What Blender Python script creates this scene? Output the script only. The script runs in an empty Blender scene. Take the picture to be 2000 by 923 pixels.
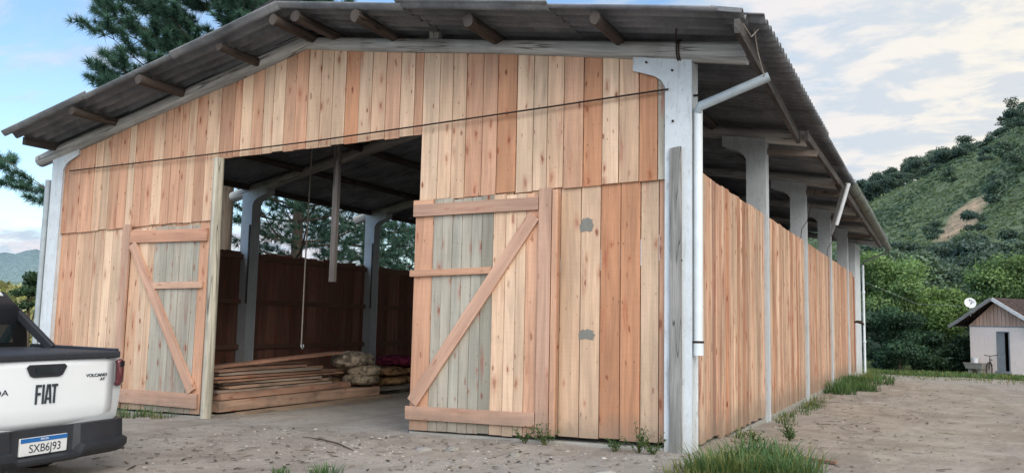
import bpy, math, random
import numpy as np
from mathutils import Vector, Matrix, noise as mnoise

S = 0.77                     # model units -> metres, applied to every top-level object at the end
rng = random.Random(7)
nr = np.random.default_rng(11)
sc = bpy.context.scene
COL = sc.collection
R = math.radians

# ------------------------------------------------------------------ helpers
def clamp(t, a=0.0, b=1.0): return max(a, min(b, t))
def sm(a, b, x):
    t = clamp((x - a) / (b - a)); return t * t * (3 - 2 * t)
def lerp(a, b, t): return a + (b - a) * t
def interp(x, xs, ys): return float(np.interp(x, xs, ys))

class MB:
    """collects geometry of ONE mesh object, with a tint and a grain coordinate on every vertex"""
    def __init__(s): s.v = []; s.f = []; s.t = []; s.w = []; s.sm = []; s.mi = []
    def add(s, vs, fs, tint=(1, 1, 1), wc=None, smooth=False, mi=0):
        b = len(s.v)
        s.v += [tuple(v) for v in vs]
        s.f += [tuple(i + b for i in f) for f in fs]
        s.t += [tint] * len(vs) if not isinstance(tint, list) else tint
        s.w += [tuple(v) for v in (wc if wc is not None else vs)]
        s.sm += [smooth] * len(fs); s.mi += [mi] * len(fs)
    def hexa(s, a, tint=(1, 1, 1), wc=None, mi=0):
        """8 corners: bottom 0-3 (ccw), top 4-7"""
        s.add(a, [(0, 3, 2, 1), (4, 5, 6, 7), (0, 1, 5, 4), (1, 2, 6, 5), (2, 3, 7, 6), (3, 0, 4, 7)], tint, wc, mi=mi)
    def box(s, x0, x1, y0, y1, z0, z1, tint=(1, 1, 1), grain='z', mi=0):
        a = [(x0, y0, z0), (x1, y0, z0), (x1, y1, z0), (x0, y1, z0), (x0, y0, z1), (x1, y0, z1), (x1, y1, z1), (x0, y1, z1)]
        o = rng.random() * 50
        if grain == 'z': wc = [(p[0] - x0 + (p[1] - y0), p[2] + o, o * 3) for p in a]
        elif grain == 'x': wc = [(p[2] - z0 + (p[1] - y0), p[0] + o, o * 3) for p in a]
        else: wc = [(p[0] - x0 + (p[2] - z0), p[1] + o, o * 3) for p in a]
        s.hexa(a, tint, wc, mi)
    def bar(s, p0, p1, w, h, up=(0, 0, 1), tint=(1, 1, 1), mi=0):
        """board from p0 to p1; w across (perpendicular to up), h along up"""
        p0 = Vector(p0); p1 = Vector(p1); d = (p1 - p0); L = d.length; d = d / L
        sd = d.cross(Vector(up)).normalized(); u = sd.cross(d).normalized()
        o = rng.random() * 50; a = []; wc = []
        for (pp, l) in ((p0, 0), (p1, L)):
            for (i, j) in ((-1, -1), (1, -1), (1, 1), (-1, 1)):
                a.append(pp + sd * (w / 2 * i) + u * (h / 2 * j)); wc.append((w / 2 * i + h / 2 * j, l + o, o * 3))
        s.add(a, [(0, 3, 2, 1), (4, 5, 6, 7), (0, 1, 5, 4), (1, 2, 6, 5), (2, 3, 7, 6), (3, 0, 4, 7)], tint, wc, mi=mi)
    def tube(s, pts, rad, n=10, tint=(1, 1, 1), caps=True, wob=0.0, smooth=True, mi=0, seedo=None):
        pts = [Vector(p) for p in pts]
        if not isinstance(rad, (list, tuple)): rad = [rad] * len(pts)
        o = rng.random() * 50 if seedo is None else seedo
        vs = []; wc = []; fs = []; L = 0
        prev = None
        for i, p in enumerate(pts):
            d = (pts[min(i + 1, len(pts) - 1)] - pts[max(i - 1, 0)]).normalized()
            if prev is None:
                up = Vector((0, 0, 1)) if abs(d.z) < 0.9 else Vector((1, 0, 0))
                a = d.cross(up).normalized()
            else:
                a = (prev - d * prev.dot(d)).normalized()
            prev = a; b = d.cross(a)
            if i: L += (p - pts[i - 1]).length
            for k in range(n):
                an = 2 * math.pi * k / n
                r = rad[i] * (1 + wob * (mnoise.noise(Vector((math.cos(an) * 1.5, math.sin(an) * 1.5, L * 1.1 + o)))))
                vs.append(p + a * (math.cos(an) * r) + b * (math.sin(an) * r))
                wc.append((an * rad[i] if k <= n / 2 else (2 * math.pi - an) * rad[i], L + o, o * 3))
        for i in range(len(pts) - 1):
            for k in range(n):
                k2 = (k + 1) % n
                fs.append((i * n + k, i * n + k2, (i + 1) * n + k2, (i + 1) * n + k))
        s.add(vs, fs, tint, wc, smooth, mi)
        if caps:
            for (i, c) in ((0, pts[0]), (len(pts) - 1, pts[-1])):
                ring = vs[i * n:(i + 1) * n]
                s.add(list(ring) + [c], [(k, (k + 1) % n, n) for k in range(n)], tint, [(v[0] * .3, v[1] * .3 + o, o) for v in list(ring) + [c]], False, mi)
    def prism(s, poly, y0, y1, tint=(1, 1, 1), axis='y', mi=0):
        """poly of (x,z) extruded in y (or (y,z) in x)"""
        n = len(poly)
        if axis == 'y':
            a = [(p[0], y0, p[1]) for p in poly] + [(p[0], y1, p[1]) for p in poly]
        elif axis == 'x':
            a = [(y0, p[0], p[1]) for p in poly] + [(y1, p[0], p[1]) for p in poly]
        else:
            a = [(p[0], p[1], y0) for p in poly] + [(p[0], p[1], y1) for p in poly]
        fs = [tuple(range(n)), tuple(range(2 * n - 1, n - 1, -1))]
        fs += [(i, (i + 1) % n, n + (i + 1) % n, n + i) for i in range(n)]
        s.add(a, fs, tint, mi=mi)
    def build(s, name, mat, parent=None, bevel=0, segs=2):
        me = bpy.data.meshes.new(name)
        me.from_pydata(s.v, [], s.f)
        at = me.attributes.new('tint', 'FLOAT_COLOR', 'POINT')
        at.data.foreach_set('color', np.array([(t[0], t[1], t[2], 1.0) for t in s.t], dtype=np.float32).ravel())
        at = me.attributes.new('wc', 'FLOAT_VECTOR', 'POINT')
        at.data.foreach_set('vector', np.array(s.w, dtype=np.float32).ravel())
        me.polygons.foreach_set('use_smooth', s.sm)
        mats = mat if isinstance(mat, (list, tuple)) else [mat]
        for m in mats: me.materials.append(m)
        if len(mats) > 1: me.polygons.foreach_set('material_index', s.mi)
        me.update()
        return link(name, me, parent, bevel, segs)

def link(name, me, parent=None, bevel=0, segs=2):
    o = bpy.data.objects.new(name, me); COL.objects.link(o)
    if parent is not None: o.parent = parent
    if bevel:
        m = o.modifiers.new('bevel', 'BEVEL'); m.width = bevel; m.segments = segs; m.limit_method = 'ANGLE'; m.angle_limit = R(35)
    return o

def arr_mesh(name, V, F, T, mat, parent=None, smooth=False):
    """numpy mesh: V (n,3), F (m,k), T (n,3) tint"""
    V = np.asarray(V, np.float32); F = np.asarray(F, np.int32); k = F.shape[1]
    me = bpy.data.meshes.new(name)
    me.vertices.add(len(V)); me.vertices.foreach_set('co', V.ravel())
    me.loops.add(F.size); me.loops.foreach_set('vertex_index', F.ravel())
    me.polygons.add(len(F)); me.polygons.foreach_set('loop_start', np.arange(0, F.size, k, dtype=np.int32))
    try: me.polygons.foreach_set('loop_total', np.full(len(F), k, np.int32))
    except Exception: pass
    if smooth: me.polygons.foreach_set('use_smooth', np.ones(len(F), bool))
    at = me.attributes.new('tint', 'FLOAT_COLOR', 'POINT')
    T = np.asarray(T, np.float32); C4 = np.ones((len(V), 4), np.float32); C4[:, :3] = T
    at.data.foreach_set('color', C4.ravel())
    me.materials.append(mat); me.update(); me.validate()
    return link(name, me, parent)

def thing(name, label, cat, loc=(0, 0, 0), rz=0, group=None, scale=None):
    o = bpy.data.objects.new(name, None); COL.objects.link(o)
    o.location = loc; o.rotation_euler = (0, 0, rz); o['label'] = label; o['category'] = cat
    if scale: o.scale = (scale,) * 3
    if group: o['group'] = group
    return o
def tag(o, label, cat, group=None):
    o['label'] = label; o['category'] = cat
    if group: o['group'] = group
    return o
def struct(o): o['kind'] = 'structure'; return o
def dup(root, loc, rz=0, sc_=None, label=None, group=None):
    r = root.copy(); COL.objects.link(r); r.location = loc; r.rotation_euler = (root.rotation_euler[0], root.rotation_euler[1], rz)
    if sc_ is not None: r.scale = sc_ if isinstance(sc_, tuple) else (sc_,) * 3
    if label: r['label'] = label
    if group: r['group'] = group
    for ch in list(root.children):
        c = ch.copy(); COL.objects.link(c); c.parent = r
        for g in list(ch.children):
            d = g.copy(); COL.objects.link(d); d.parent = c
    return r

# ------------------------------------------------------------------ materials
def newmat(name):
    m = bpy.data.materials.new(name); m.use_nodes = True
    nt = m.node_tree; nt.nodes.clear()
    out = nt.nodes.new('ShaderNodeOutputMaterial'); b = nt.nodes.new('ShaderNodeBsdfPrincipled')
    nt.links.new(b.outputs[0], out.inputs[0])
    return m, nt, b, out
class N:
    """tiny node-graph writer"""
    def __init__(s, nt): s.nt = nt
    def put(s, sock, v):
        if isinstance(v, bpy.types.NodeSocket): s.nt.links.new(v, sock)
        elif v is not None:
            try: sock.default_value = v
            except Exception: sock.default_value = (v[0], v[1], v[2], 1)
    def attr(s, n):
        a = s.nt.nodes.new('ShaderNodeAttribute'); a.attribute_name = n; return a
    def pos(s): return s.nt.nodes.new('ShaderNodeTexCoord').outputs['Object']
    def math(s, op, a, b=None, c=None, cl=False):
        n = s.nt.nodes.new('ShaderNodeMath'); n.operation = op; n.use_clamp = cl
        s.put(n.inputs[0], a)
        if b is not None: s.put(n.inputs[1], b)
        if c is not None: s.put(n.inputs[2], c)
        return n.outputs[0]
    def vmul(s, v, k):
        n = s.nt.nodes.new('ShaderNodeVectorMath'); n.operation = 'MULTIPLY'; s.put(n.inputs[0], v); n.inputs[1].default_value = k; return n.outputs[0]
    def noise(s, v, scale=1, detail=3, rough=.55, dist=0, col=False):
        n = s.nt.nodes.new('ShaderNodeTexNoise'); s.put(n.inputs['Vector'], v)
        n.inputs['Scale'].default_value = scale; n.inputs['Detail'].default_value = detail
        n.inputs['Roughness'].default_value = rough; n.inputs['Distortion'].default_value = dist
        return n.outputs['Color' if col else 'Fac']
    def vor(s, v, scale=1, feat='F1', rnd=1):
        n = s.nt.nodes.new('ShaderNodeTexVoronoi'); n.feature = feat; s.put(n.inputs['Vector'], v); n.inputs['Scale'].default_value = scale
        n.inputs['Randomness'].default_value = rnd
        return n
    def rng(s, v, a, b, c=0, d=1, smooth=True):
        n = s.nt.nodes.new('ShaderNodeMapRange'); n.clamp = True
        if smooth: n.interpolation_type = 'SMOOTHSTEP'
        s.put(n.inputs[0], v); n.inputs[1].default_value = a; n.inputs[2].default_value = b; n.inputs[3].default_value = c; n.inputs[4].default_value = d
        return n.outputs[0]
    def mix(s, f, a, b, mode='MIX'):
        n = s.nt.nodes.new('ShaderNodeMix'); n.data_type = 'RGBA'; n.blend_type = mode
        s.put(n.inputs[0], f); s.put(n.inputs[6], a); s.put(n.inputs[7], b); return n.outputs[2]
    def mulc(s, c, f): # colour * float
        n = s.nt.nodes.new('ShaderNodeVectorMath'); n.operation = 'SCALE'; s.put(n.inputs[0], c); s.put(n.inputs['Scale'], f); return n.outputs[0]
    def bump(s, h, strength=.3, dist=.02):
        n = s.nt.nodes.new('ShaderNodeBump'); n.inputs['Strength'].default_value = strength; n.inputs['Distance'].default_value = dist
        s.put(n.inputs['Height'], h); return n.outputs[0]
def c4(c): return (c[0], c[1], c[2], 1)

def wood_mat(name, knots=1.0, rough=.75, streak=.35, red=(.20, .055, .03), dirt=0.0, grainscale=1.0, splash=False):
    m, nt, b, out = newmat(name); n = N(nt)
    wc = n.attr('wc').outputs['Vector']; tint = n.attr('tint').outputs['Color']
    g1 = n.noise(n.vmul(wc, (9 * grainscale, .55, 1)), 1, 4, .6, .6)
    g2 = n.noise(n.vmul(wc, (55 * grainscale, 1.6, 1)), 1, 3, .6)
    big = n.noise(n.vmul(wc, (1.4, .35, 1)), 1, 2, .5)
    f = n.math('ADD', n.rng(g1, .25, .75, 1 - streak * .6, 1 + streak * .45), n.rng(g2, .3, .7, -.07, .07))
    f = n.math('MULTIPLY', f, n.rng(big, .3, .7, .86, 1.12))
    col = n.mulc(tint, f)
    # reddish heart streaks
    hs = n.noise(n.vmul(wc, (3.2, .28, 1.7)), 1, 3, .6, .4)
    col = n.mix(n.rng(hs, .56, .78, 0, .30 * knots), col, n.mix(.5, col, c4((.42, .16, .07)), 'MIX'))
    # saw marks across the grain
    saw = n.noise(n.vmul(wc, (1.5, 38, 1)), 1, 3, .6)
    col = n.mulc(col, n.rng(saw, .3, .7, .975, 1.02))
    # knots: 2-D cells in the board's own face coordinates
    sx = nt.nodes.new('ShaderNodeSeparateXYZ'); n.put(sx.inputs[0], wc)
    wob = n.noise(wc, 9, 2, .5, 0, True); sw = nt.nodes.new('ShaderNodeSeparateXYZ'); n.put(sw.inputs[0], wob)
    ku = n.math('ADD', n.math('MULTIPLY', n.math('ADD', sx.outputs[0], n.math('MULTIPLY', sw.outputs[0], .05)), 5.5), n.math('MULTIPLY', sx.outputs[2], 3.7))
    def kn(fu, fv, lo, hi, lim):
        cu = nt.nodes.new('ShaderNodeCombineXYZ'); n.put(cu.inputs[0], n.math('MULTIPLY', ku, fu)); n.put(cu.inputs[1], n.math('MULTIPLY', n.math('ADD', sx.outputs[1], n.math('MULTIPLY', sw.outputs[1], .12)), fv))
        v = n.vor(cu.outputs[0], 1); v.voronoi_dimensions = '2D'
        sep = nt.nodes.new('ShaderNodeSeparateColor'); nt.links.new(v.outputs['Color'], sep.inputs[0])
        keep = n.math('GREATER_THAN', sep.outputs[0], lim)
        dn = n.math('DIVIDE', v.outputs['Distance'], n.rng(sep.outputs[1], 0, 1, lo, hi, False))
        return dn, keep, sep
    dn, keep, sep = kn(1, 2.0, .45, 1.2, .52)
    core = n.math('MULTIPLY', n.rng(dn, .06, .15, 1, 0), keep)
    halo = n.math('MULTIPLY', n.rng(dn, .08, .40, 1, 0), n.math('GREATER_THAN', sep.outputs[0], .74))
    col = n.mix(n.math('MULTIPLY', halo, .55 * knots), col, n.mix(.6, col, c4((.36, .10, .045))))
    col = n.mix(n.math('MULTIPLY', core, n.rng(sep.outputs[2], 0, 1, .35 * knots, .9 * knots, False)), col, c4(red))
    dn, keep, sep = kn(.75, .62, .5, 1.15, .60)
    flame = n.math('MULTIPLY', n.rng(dn, .0, .34, 1, 0), keep)
    flame = n.math('MULTIPLY', flame, n.rng(n.noise(n.vmul(wc, (26, 2.2, 1)), 1, 4, .65), .36, .62))
    col = n.mix(n.math('MULTIPLY', flame, .85 * knots), col, n.mix(.75, col, c4((.30, .06, .03))))
    ws = n.noise(n.vmul(wc, (2.2, .8, .37)), 1, 5, .7, .8)
    col = n.mix(n.rng(ws, .58, .74, 0, .34), col, n.mix(.6, col, c4((.16, .13, .11))))
    dn, keep, sep = kn(2.2, 5, .4, 1.2, .86)
    col = n.mix(n.math('MULTIPLY', n.math('MULTIPLY', n.rng(dn, .05, .12, 1, 0), keep), .7 * knots), col, c4((.13, .05, .03)))
    if dirt:
        d = n.noise(n.vmul(wc, (1.2, .9, 1)), 1, 4, .65)
        col = n.mix(n.rng(d, .45, .75, 0, dirt), col, c4((.10, .09, .075)))
    if splash:      # soil splashed up the foot of the boards
        pz = nt.nodes.new('ShaderNodeSeparateXYZ'); po = n.pos(); n.put(pz.inputs[0], po)
        zz = n.math('ADD', n.math('ADD', pz.outputs[2], n.math('MULTIPLY', pz.outputs[0], -.0224)), n.math('MULTIPLY', n.noise(po, 3.5, 4, .65), -.55))
        col = n.mix(n.rng(zz, -.30, .22, .62, 0), col, c4((.20, .165, .13)))
    n.put(b.inputs['Base Color'], col); b.inputs['Roughness'].default_value = rough
    b.inputs['Specular IOR Level'].default_value = .2
    n.put(b.inputs['Normal'], n.bump(n.math('ADD', g2, n.math('MULTIPLY', g1, .7)), .35, .012))
    return m

def weathered_mat(name, base=(.30, .285, .26), dark=(.07, .062, .055), crack=.8):
    m, nt, b, out = newmat(name); n = N(nt)
    wc = n.attr('wc').outputs['Vector']; tint = n.attr('tint').outputs['Color']
    g1 = n.noise(n.vmul(wc, (10, .7, 1)), 1, 5, .65, .5)
    g2 = n.noise(n.vmul(wc, (46, 1.3, 1)), 1, 3, .6)
    cr = n.noise(n.vmul(wc, (7, .34, 1)), 1, 2, .4, .25)
    crk = n.math('ABSOLUTE', n.math('SUBTRACT', cr, .5))
    col = n.mix(n.rng(g1, .3, .7), c4([c * .62 for c in base]), c4([min(1, c * 1.22) for c in base]))
    col = n.mix(n.rng(crk, .0, .014, crack, 0), col, c4(dark))
    sp = n.noise(wc, 1.3, 3, .6)
    col = n.mix(n.rng(sp, .52, .75, 0, .5), col, c4([c * .5 for c in base]))
    col = n.mix(1, col, tint, 'MULTIPLY')
    n.put(b.inputs['Base Color'], col); b.inputs['Roughness'].default_value = .85; b.inputs['Specular IOR Level'].default_value = .15
    n.put(b.inputs['Normal'], n.bump(n.math('ADD', g2, n.math('MULTIPLY', g1, 1.2)), .5, .02))
    return m

def concrete_mat(name, base=(.6, .62, .63), stain=(.20, .19, .17), amt=.5, basez=None):
    m, nt, b, out = newmat(name); n = N(nt); p = n.pos()
    a = n.noise(p, 2.2, 5, .65); f = n.noise(p, 34, 3, .6); st = n.noise(n.vmul(p, (9, 9, .8)), 1, 4, .6)
    col = n.mix(n.rng(a, .35, .7, 0, amt), c4(base), c4([lerp(x, y, .35) for x, y in zip(base, stain)]))
    col = n.mix(n.rng(st, .55, .75, 0, amt * .8), col, c4(stain))
    pk = n.noise(n.vmul(p, (14, 14, 5)), 1, 5, .72)
    col = n.mix(n.rng(pk, .55, .67, 0, amt), col, c4((.32, .31, .30)))
    col = n.mix(n.rng(f, .3, .7, .0, .18), col, c4([c * .6 for c in base]))
    if basez is not None:
        sx = nt.nodes.new('ShaderNodeSeparateXYZ'); n.put(sx.inputs[0], p)
        zz = n.math('ADD', sx.outputs[2], n.math('MULTIPLY', n.noise(p, 5, 3, .6), .8))
        col = n.mix(n.rng(zz, basez - .1, basez + 1.1, .75, 0), col, c4((.27, .235, .16)))
    n.put(b.inputs['Base Color'], col); b.inputs['Roughness'].default_value = .8; b.inputs['Specular IOR Level'].default_value = .2
    n.put(b.inputs['Normal'], n.bump(n.math('ADD', f, a), .25, .01))
    return m

def plain_mat(name, col, rough=.5, metal=0, spec=.4, var=.15, vs=6, coat=0, tint=False, bump=0):
    m, nt, b, out = newmat(name); n = N(nt); p = n.pos()
    a = n.noise(p, vs, 4, .6)
    base = n.attr('tint').outputs['Color'] if tint else c4(col)
    c = n.mix(n.rng(a, .3, .7, 0, 1), n.mix(1, base, c4((1 - var,) * 3), 'MULTIPLY'), base)
    n.put(b.inputs['Base Color'], c); b.inputs['Roughness'].default_value = rough; b.inputs['Metallic'].default_value = metal
    b.inputs['Specular IOR Level'].default_value = spec; b.inputs['Coat Weight'].default_value = coat; b.inputs['Coat Roughness'].default_value = .08
    if bump: n.put(b.inputs['Normal'], n.bump(a, bump, .02))
    return m

def leaf_mat(name, trans=.3, rough=.6, spec=.25):
    m, nt, b, out = newmat(name); n = N(nt)
    t = n.attr('tint').outputs['Color']
    n.put(b.inputs['Base Color'], t); b.inputs['Roughness'].default_value = rough; b.inputs['Specular IOR Level'].default_value = spec
    tr = nt.nodes.new('ShaderNodeBsdfTranslucent'); n.put(tr.inputs[0], n.mix(1, t, c4((1.1, 1.25, .6)), 'MULTIPLY'))
    mx = nt.nodes.new('ShaderNodeMixShader'); mx.inputs[0].default_value = trans
    nt.links.new(b.outputs[0], mx.inputs[1]); nt.links.new(tr.outputs[0], mx.inputs[2]); nt.links.new(mx.outputs[0], out.inputs[0])
    return m

def roof_mat():
    m, nt, b, out = newmat('fibre_cement'); n = N(nt); p = n.pos(); t = n.attr('tint').outputs['Color']
    st = n.noise(n.vmul(p, (.5, 6, .5)), 1, 4, .6); a = n.noise(p, 1.4, 5, .65); f = n.noise(p, 30, 3, .6)
    col = n.mix(n.rng(a, .3, .7), c4((.125, .135, .15)), c4((.24, .25, .27)))
    col = n.mix(n.rng(st, .5, .72, 0, .55), col, c4((.06, .06, .064)))
    li = n.noise(p, 9, 4, .7)
    col = n.mix(n.rng(li, .62, .72, 0, .35), col, c4((.30, .30, .28)))
    col = n.mix(n.rng(f, .3, .7, 0, .25), col, c4((.06, .06, .06)))
    col = n.mix(1, col, t, 'MULTIPLY')
    n.put(b.inputs['Base Color'], col); b.inputs['Roughness'].default_value = .9; b.inputs['Specular IOR Level'].default_value = .15
    n.put(b.inputs['Normal'], n.bump(f, .2, .01))
    return m

def ground_mat():
    m, nt, b, out = newmat('packed_dirt'); n = N(nt); p = n.pos()
    big = n.noise(p, .22, 4, .6); mid = n.noise(p, 1.1, 5, .65, .4); fine = n.noise(p, 9, 5, .7); grit = n.noise(p, 60, 2, .6)
    col = n.mix(n.rng(mid, .33, .67), c4((.285, .247, .21)), c4((.40, .357, .313)))
    col = n.mix(n.rng(big, .42, .62, 0, .6), col, c4((.345, .325, .305)))
    col = n.mix(n.rng(fine, .54, .74, 0, .5), col, c4((.20, .17, .14)))
    col = n.mix(n.rng(grit, .54, .72, 0, .35), col, c4((.52, .50, .47)))
    v = n.vor(p, 16); sep = nt.nodes.new('ShaderNodeSeparateColor'); nt.links.new(v.outputs['Color'], sep.inputs[0])
    peb = n.math('MULTIPLY', n.rng(v.outputs['Distance'], .16, .3, 1, 0), n.math('GREATER_THAN', sep.outputs[0], .66))
    peb = n.math('MULTIPLY', peb, n.rng(n.noise(p, .8, 3, .6), .42, .6))
    col = n.mix(n.math('MULTIPLY', peb, .32), col, n.mix(sep.outputs[1], c4((.22, .20, .18)), c4((.55, .53, .50))))
    dk = n.noise(n.vmul(p, (1.3, 1.0, 1)), 2.6, 6, .75)
    col = n.mix(n.rng(dk, .56, .70, 0, .5), col, c4((.11, .095, .08)))
    trk = n.noise(n.vmul(p, (.9, .16, 1)), 1.0, 5, .6, .9)
    col = n.mix(n.rng(trk, .5, .64, 0, .45), col, c4((.215, .185, .16)))
    pal = n.noise(n.vmul(p, (.5, .5, 1)), 1.0, 6, .7, .3)
    col = n.mix(n.rng(pal, .53, .66, 0, .4), col, c4((.46, .43, .39)))
    # barn floor darker, trodden; far yard and field turn to grass
    sx = nt.nodes.new('ShaderNodeSeparateXYZ'); n.put(sx.inputs[0], p)
    gy = n.math('ADD', sx.outputs[1], n.math('MULTIPLY', n.noise(p, .35, 4, .65), 9))
    gr = n.rng(gy, 39, 46, 0, 1)
    gx = n.math('ADD', sx.outputs[0], n.math('MULTIPLY', n.noise(p, .5, 4, .65), 6))
    gr = n.math('MAXIMUM', gr, n.rng(gx, -13.5, -17, 0, 1))
    gc = n.mix(n.noise(p, 2.5, 4, .7), c4((.04, .062, .018)), c4((.13, .15, .055)))
    col = n.mix(gr, col, gc)
    n.put(b.inputs['Base Color'], col); b.inputs['Roughness'].default_value = .95; b.inputs['Specular IOR Level'].default_value = .1
    h = n.math('ADD', n.math('MULTIPLY', fine, .8), n.math('ADD', n.math('MULTIPLY', grit, .35), n.math('MULTIPLY', peb, .7)))
    h = n.math('ADD', h, n.math('MULTIPLY', mid, 1.6))
    n.put(b.inputs['Normal'], n.bump(h, .8, .05))
    return m

M = {}
M['siding'] = wood_mat('sawn_pine', splash=True)
M['siding_rough'] = wood_mat('rough_pine', 1.5, .8, .6, splash=True)
M['rail'] = wood_mat('planed_board', .5, .7, .3, splash=True)
M['lumber'] = wood_mat('stacked_lumber', .6, .85, .55, dirt=.8)
M['log'] = weathered_mat('weathered_log', (.42, .415, .40), (.06, .055, .05))
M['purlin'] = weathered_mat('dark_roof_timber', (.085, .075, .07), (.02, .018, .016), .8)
M['greyboard'] = weathered_mat('weathered_board', (.27, .265, .255), (.05, .05, .05), .9)
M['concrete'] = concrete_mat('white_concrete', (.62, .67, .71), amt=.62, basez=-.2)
M['concrete_in'] = concrete_mat('shaded_concrete', (.47, .51, .545), amt=.55)  # darker copy of the column concrete, under-eave shade put into its colour
M['footing'] = concrete_mat('raw_concrete', (.33, .32, .29), (.12, .12, .09), .6)
M['patch'] = concrete_mat('cement_smear', (.21, .205, .185), (.12, .11, .1), .3)
M['roof'] = roof_mat()
M['pvc'] = plain_mat('white_pvc', (.68, .74, .79), .4, 0, .4, .12, 3)
M['pvcgrey'] = plain_mat('grey_pvc', (.36, .42, .46), .45, 0, .4, .2, 5)
M['galv'] = plain_mat('galvanised_sheet', (.5, .53, .55), .35, .75, .5, .3, 4)
M['moss'] = plain_mat('mossy_gutter', (.17, .19, .165), .7, 0, .3, .5, 4)
M['iron'] = plain_mat('rusty_iron', (.05, .032, .025), .7, .3, .3, .4, 20)
M['rope'] = plain_mat('rope', (.33, .30, .26), .9, 0, .1, .3, 30)
M['ground'] = ground_mat()
M['leaf'] = leaf_mat('leaves', .32)
M['needle'] = leaf_mat('needles', .12)
M['grass'] = leaf_mat('grass', .3)
M['bark'] = weathered_mat('bark', (.12, .095, .075), (.02, .018, .015), .8)
M['stone'] = plain_mat('stones', (.3, .3, .3), .9, 0, .15, .35, 12, tint=True, bump=.4)
M['tinted'] = plain_mat('tinted', (.3, .3, .3), .8, 0, .2, .25, 8, tint=True)

# ------------------------------------------------------------------ setting: ground
def gz(x, y):
    z = -.06
    if x < 0: z += .0224 * max(x, -14)
    if x < -14: z -= min((-14 - x) * .04, 2.5)
    z -= .14 * sm(.5, 6, y) * sm(-1.6, -.3, x)
    z -= .034 * clamp(y - 20, 0, 28)
    z += .035 * mnoise.noise(Vector((x * .35, y * .35, 3.1))) + .018 * mnoise.noise(Vector((x * 1.3, y * 1.3, 8.1)))
    if x > -15 and 0.3 < y < 27 and x < -.4: pass
    return z
def ground():
    cx, cy = 0.5, -5.0
    rs = [0.0] + [.25 * 1.04 ** i for i in range(225)]
    nseg = 240; V = [(cx, cy, gz(cx, cy))]; F = []
    for r in rs[1:]:
        for k in range(nseg):
            a = 2 * math.pi * k / nseg; x = cx + r * math.cos(a); y = cy + r * math.sin(a); V.append((x, y, gz(x, y)))
    mb = MB()
    for k in range(nseg): F.append((0, 1 + k, 1 + (k + 1) % nseg))
    for i in range(len(rs) - 2):
        for k in range(nseg):
            a = 1 + i * nseg + k; b = 1 + i * nseg + (k + 1) % nseg; F.append((a, a + nseg, b + nseg, b))
    mb.add(V, F, smooth=True)
    struct(mb.build('ground', M['ground']))
ground()

# ------------------------------------------------------------------ barn
barn = thing('barn', 'large open-sided timber barn clad in new reddish planks with corrugated roof', 'barn')
L_ = (.61, .43, .30); LP = (.575, .378, .255); P_ = (.54, .312, .205); O_ = (.485, .245, .14); G_ = (.39, .36, .30); GD = (.29, .275, .225); PD = (.40, .225, .155)
TC = {'L': L_, 'l': LP, 'P': P_, 'O': O_, 'G': G_, 'D': GD, 'B': PD}
def jt(c, j=.09):
    k = 1 + rng.uniform(-j, j); w = rng.uniform(-.03, .03)
    return (clamp(c[0] * k), clamp(c[1] * k * (1 + w)), clamp(c[2] * k * (1 + 1.5 * w)))
def logz(x):       # underside-ish line of the front rafter logs
    return 4.81 + (x + 14.2) * .2163 if x < -6.84 else 6.40 - (x + 6.84) * .1592
def sheetz(x):     # plane of the roofing sheets
    return 5.13 + (x + 13.73) * .2015 if x < -6.5 else 6.59 - (x + 6.5) * .1605
def seamz(x): return 3.575 + (x + .34) * .0285
def headz(x): return 4.53 + (x + 4.4) * .0137
def sill(x): return .03 + .0224 * x

def plank(mb, x0, x1, zb, zt, y, t, tint, gap=.007):
    x0 += gap; x1 -= gap; o = rng.random() * 60; y += rng.uniform(-.006, .006)
    zb0 = zb(x0) if callable(zb) else zb; zb1 = zb(x1) if callable(zb) else zb
    zt0 = zt(x0) if callable(zt) else zt; zt1 = zt(x1) if callable(zt) else zt
    a = [(x0, y, zb0), (x1, y, zb1), (x1, y + t, zb1), (x0, y + t, zb0), (x0, y, zt0), (x1, y, zt1), (x1, y + t, zt1), (x0, y + t, zt0)]
    mb.hexa(a, jt(tint), [(p[0] - x0 + p[1] - y, p[2] + o, o * 2.7) for p in a])
upL = [-13.42, -13.21, -12.84, -12.41, -12.16, -11.92, -11.64, -11.38, -11.18, -10.95, -10.66, -10.37, -10.15, -9.9, -9.73, -9.5, -9.22, -8.88]
cuL = 'PPPlLPPLPPLPPPlPL'
upM = [-8.88, -8.54, -8.37, -8.09, -7.82, -7.59, -7.32, -7.07, -6.79, -6.5, -6.24, -5.96, -5.67, -5.4, -5.11, -4.82, -4.54, -4.38]
cuM = 'PPLPLLPPLLLOLlPLP'
upR = [-4.38, -4.06, -3.81, -3.56, -3.26, -3.0, -2.67, -2.39, -2.16, -1.89, -1.58, -1.29, -1.04, -.74, -.47, -.30]
cuR = 'LLlPPOLLlPOLlOG'
mb = MB()
def jitb(fn, a): 
    d = rng.uniform(-a, a); return lambda x: fn(x) + d
for xs, cs, fn in ((upL, cuL, seamz), (upM, cuM, headz), (upR, cuR, seamz)):
    for i, c in enumerate(cs):
        top = (lambda x: min(logz(x) - .04, 5.06)) if xs[i] < -13.2 else (lambda x: logz(x) - .05)
        if xs[i + 1] > -.6: top = lambda x: logz(x) - .06
        elif xs[i] > -.8: top = lambda x: logz(x) - .05
        plank(mb, xs[i], xs[i + 1], jitb(fn, .012), top, .055, .03, TC[c])
lowL = [-13.42, -13.14, -12.86, -12.61, -12.29, -11.98, -11.73, -11.44, -11.2, -10.9, -10.6, -10.3, -9.95, -9.6, -9.3, -8.9]
clL = 'PPllLLLPPLPLPLP'
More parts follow.
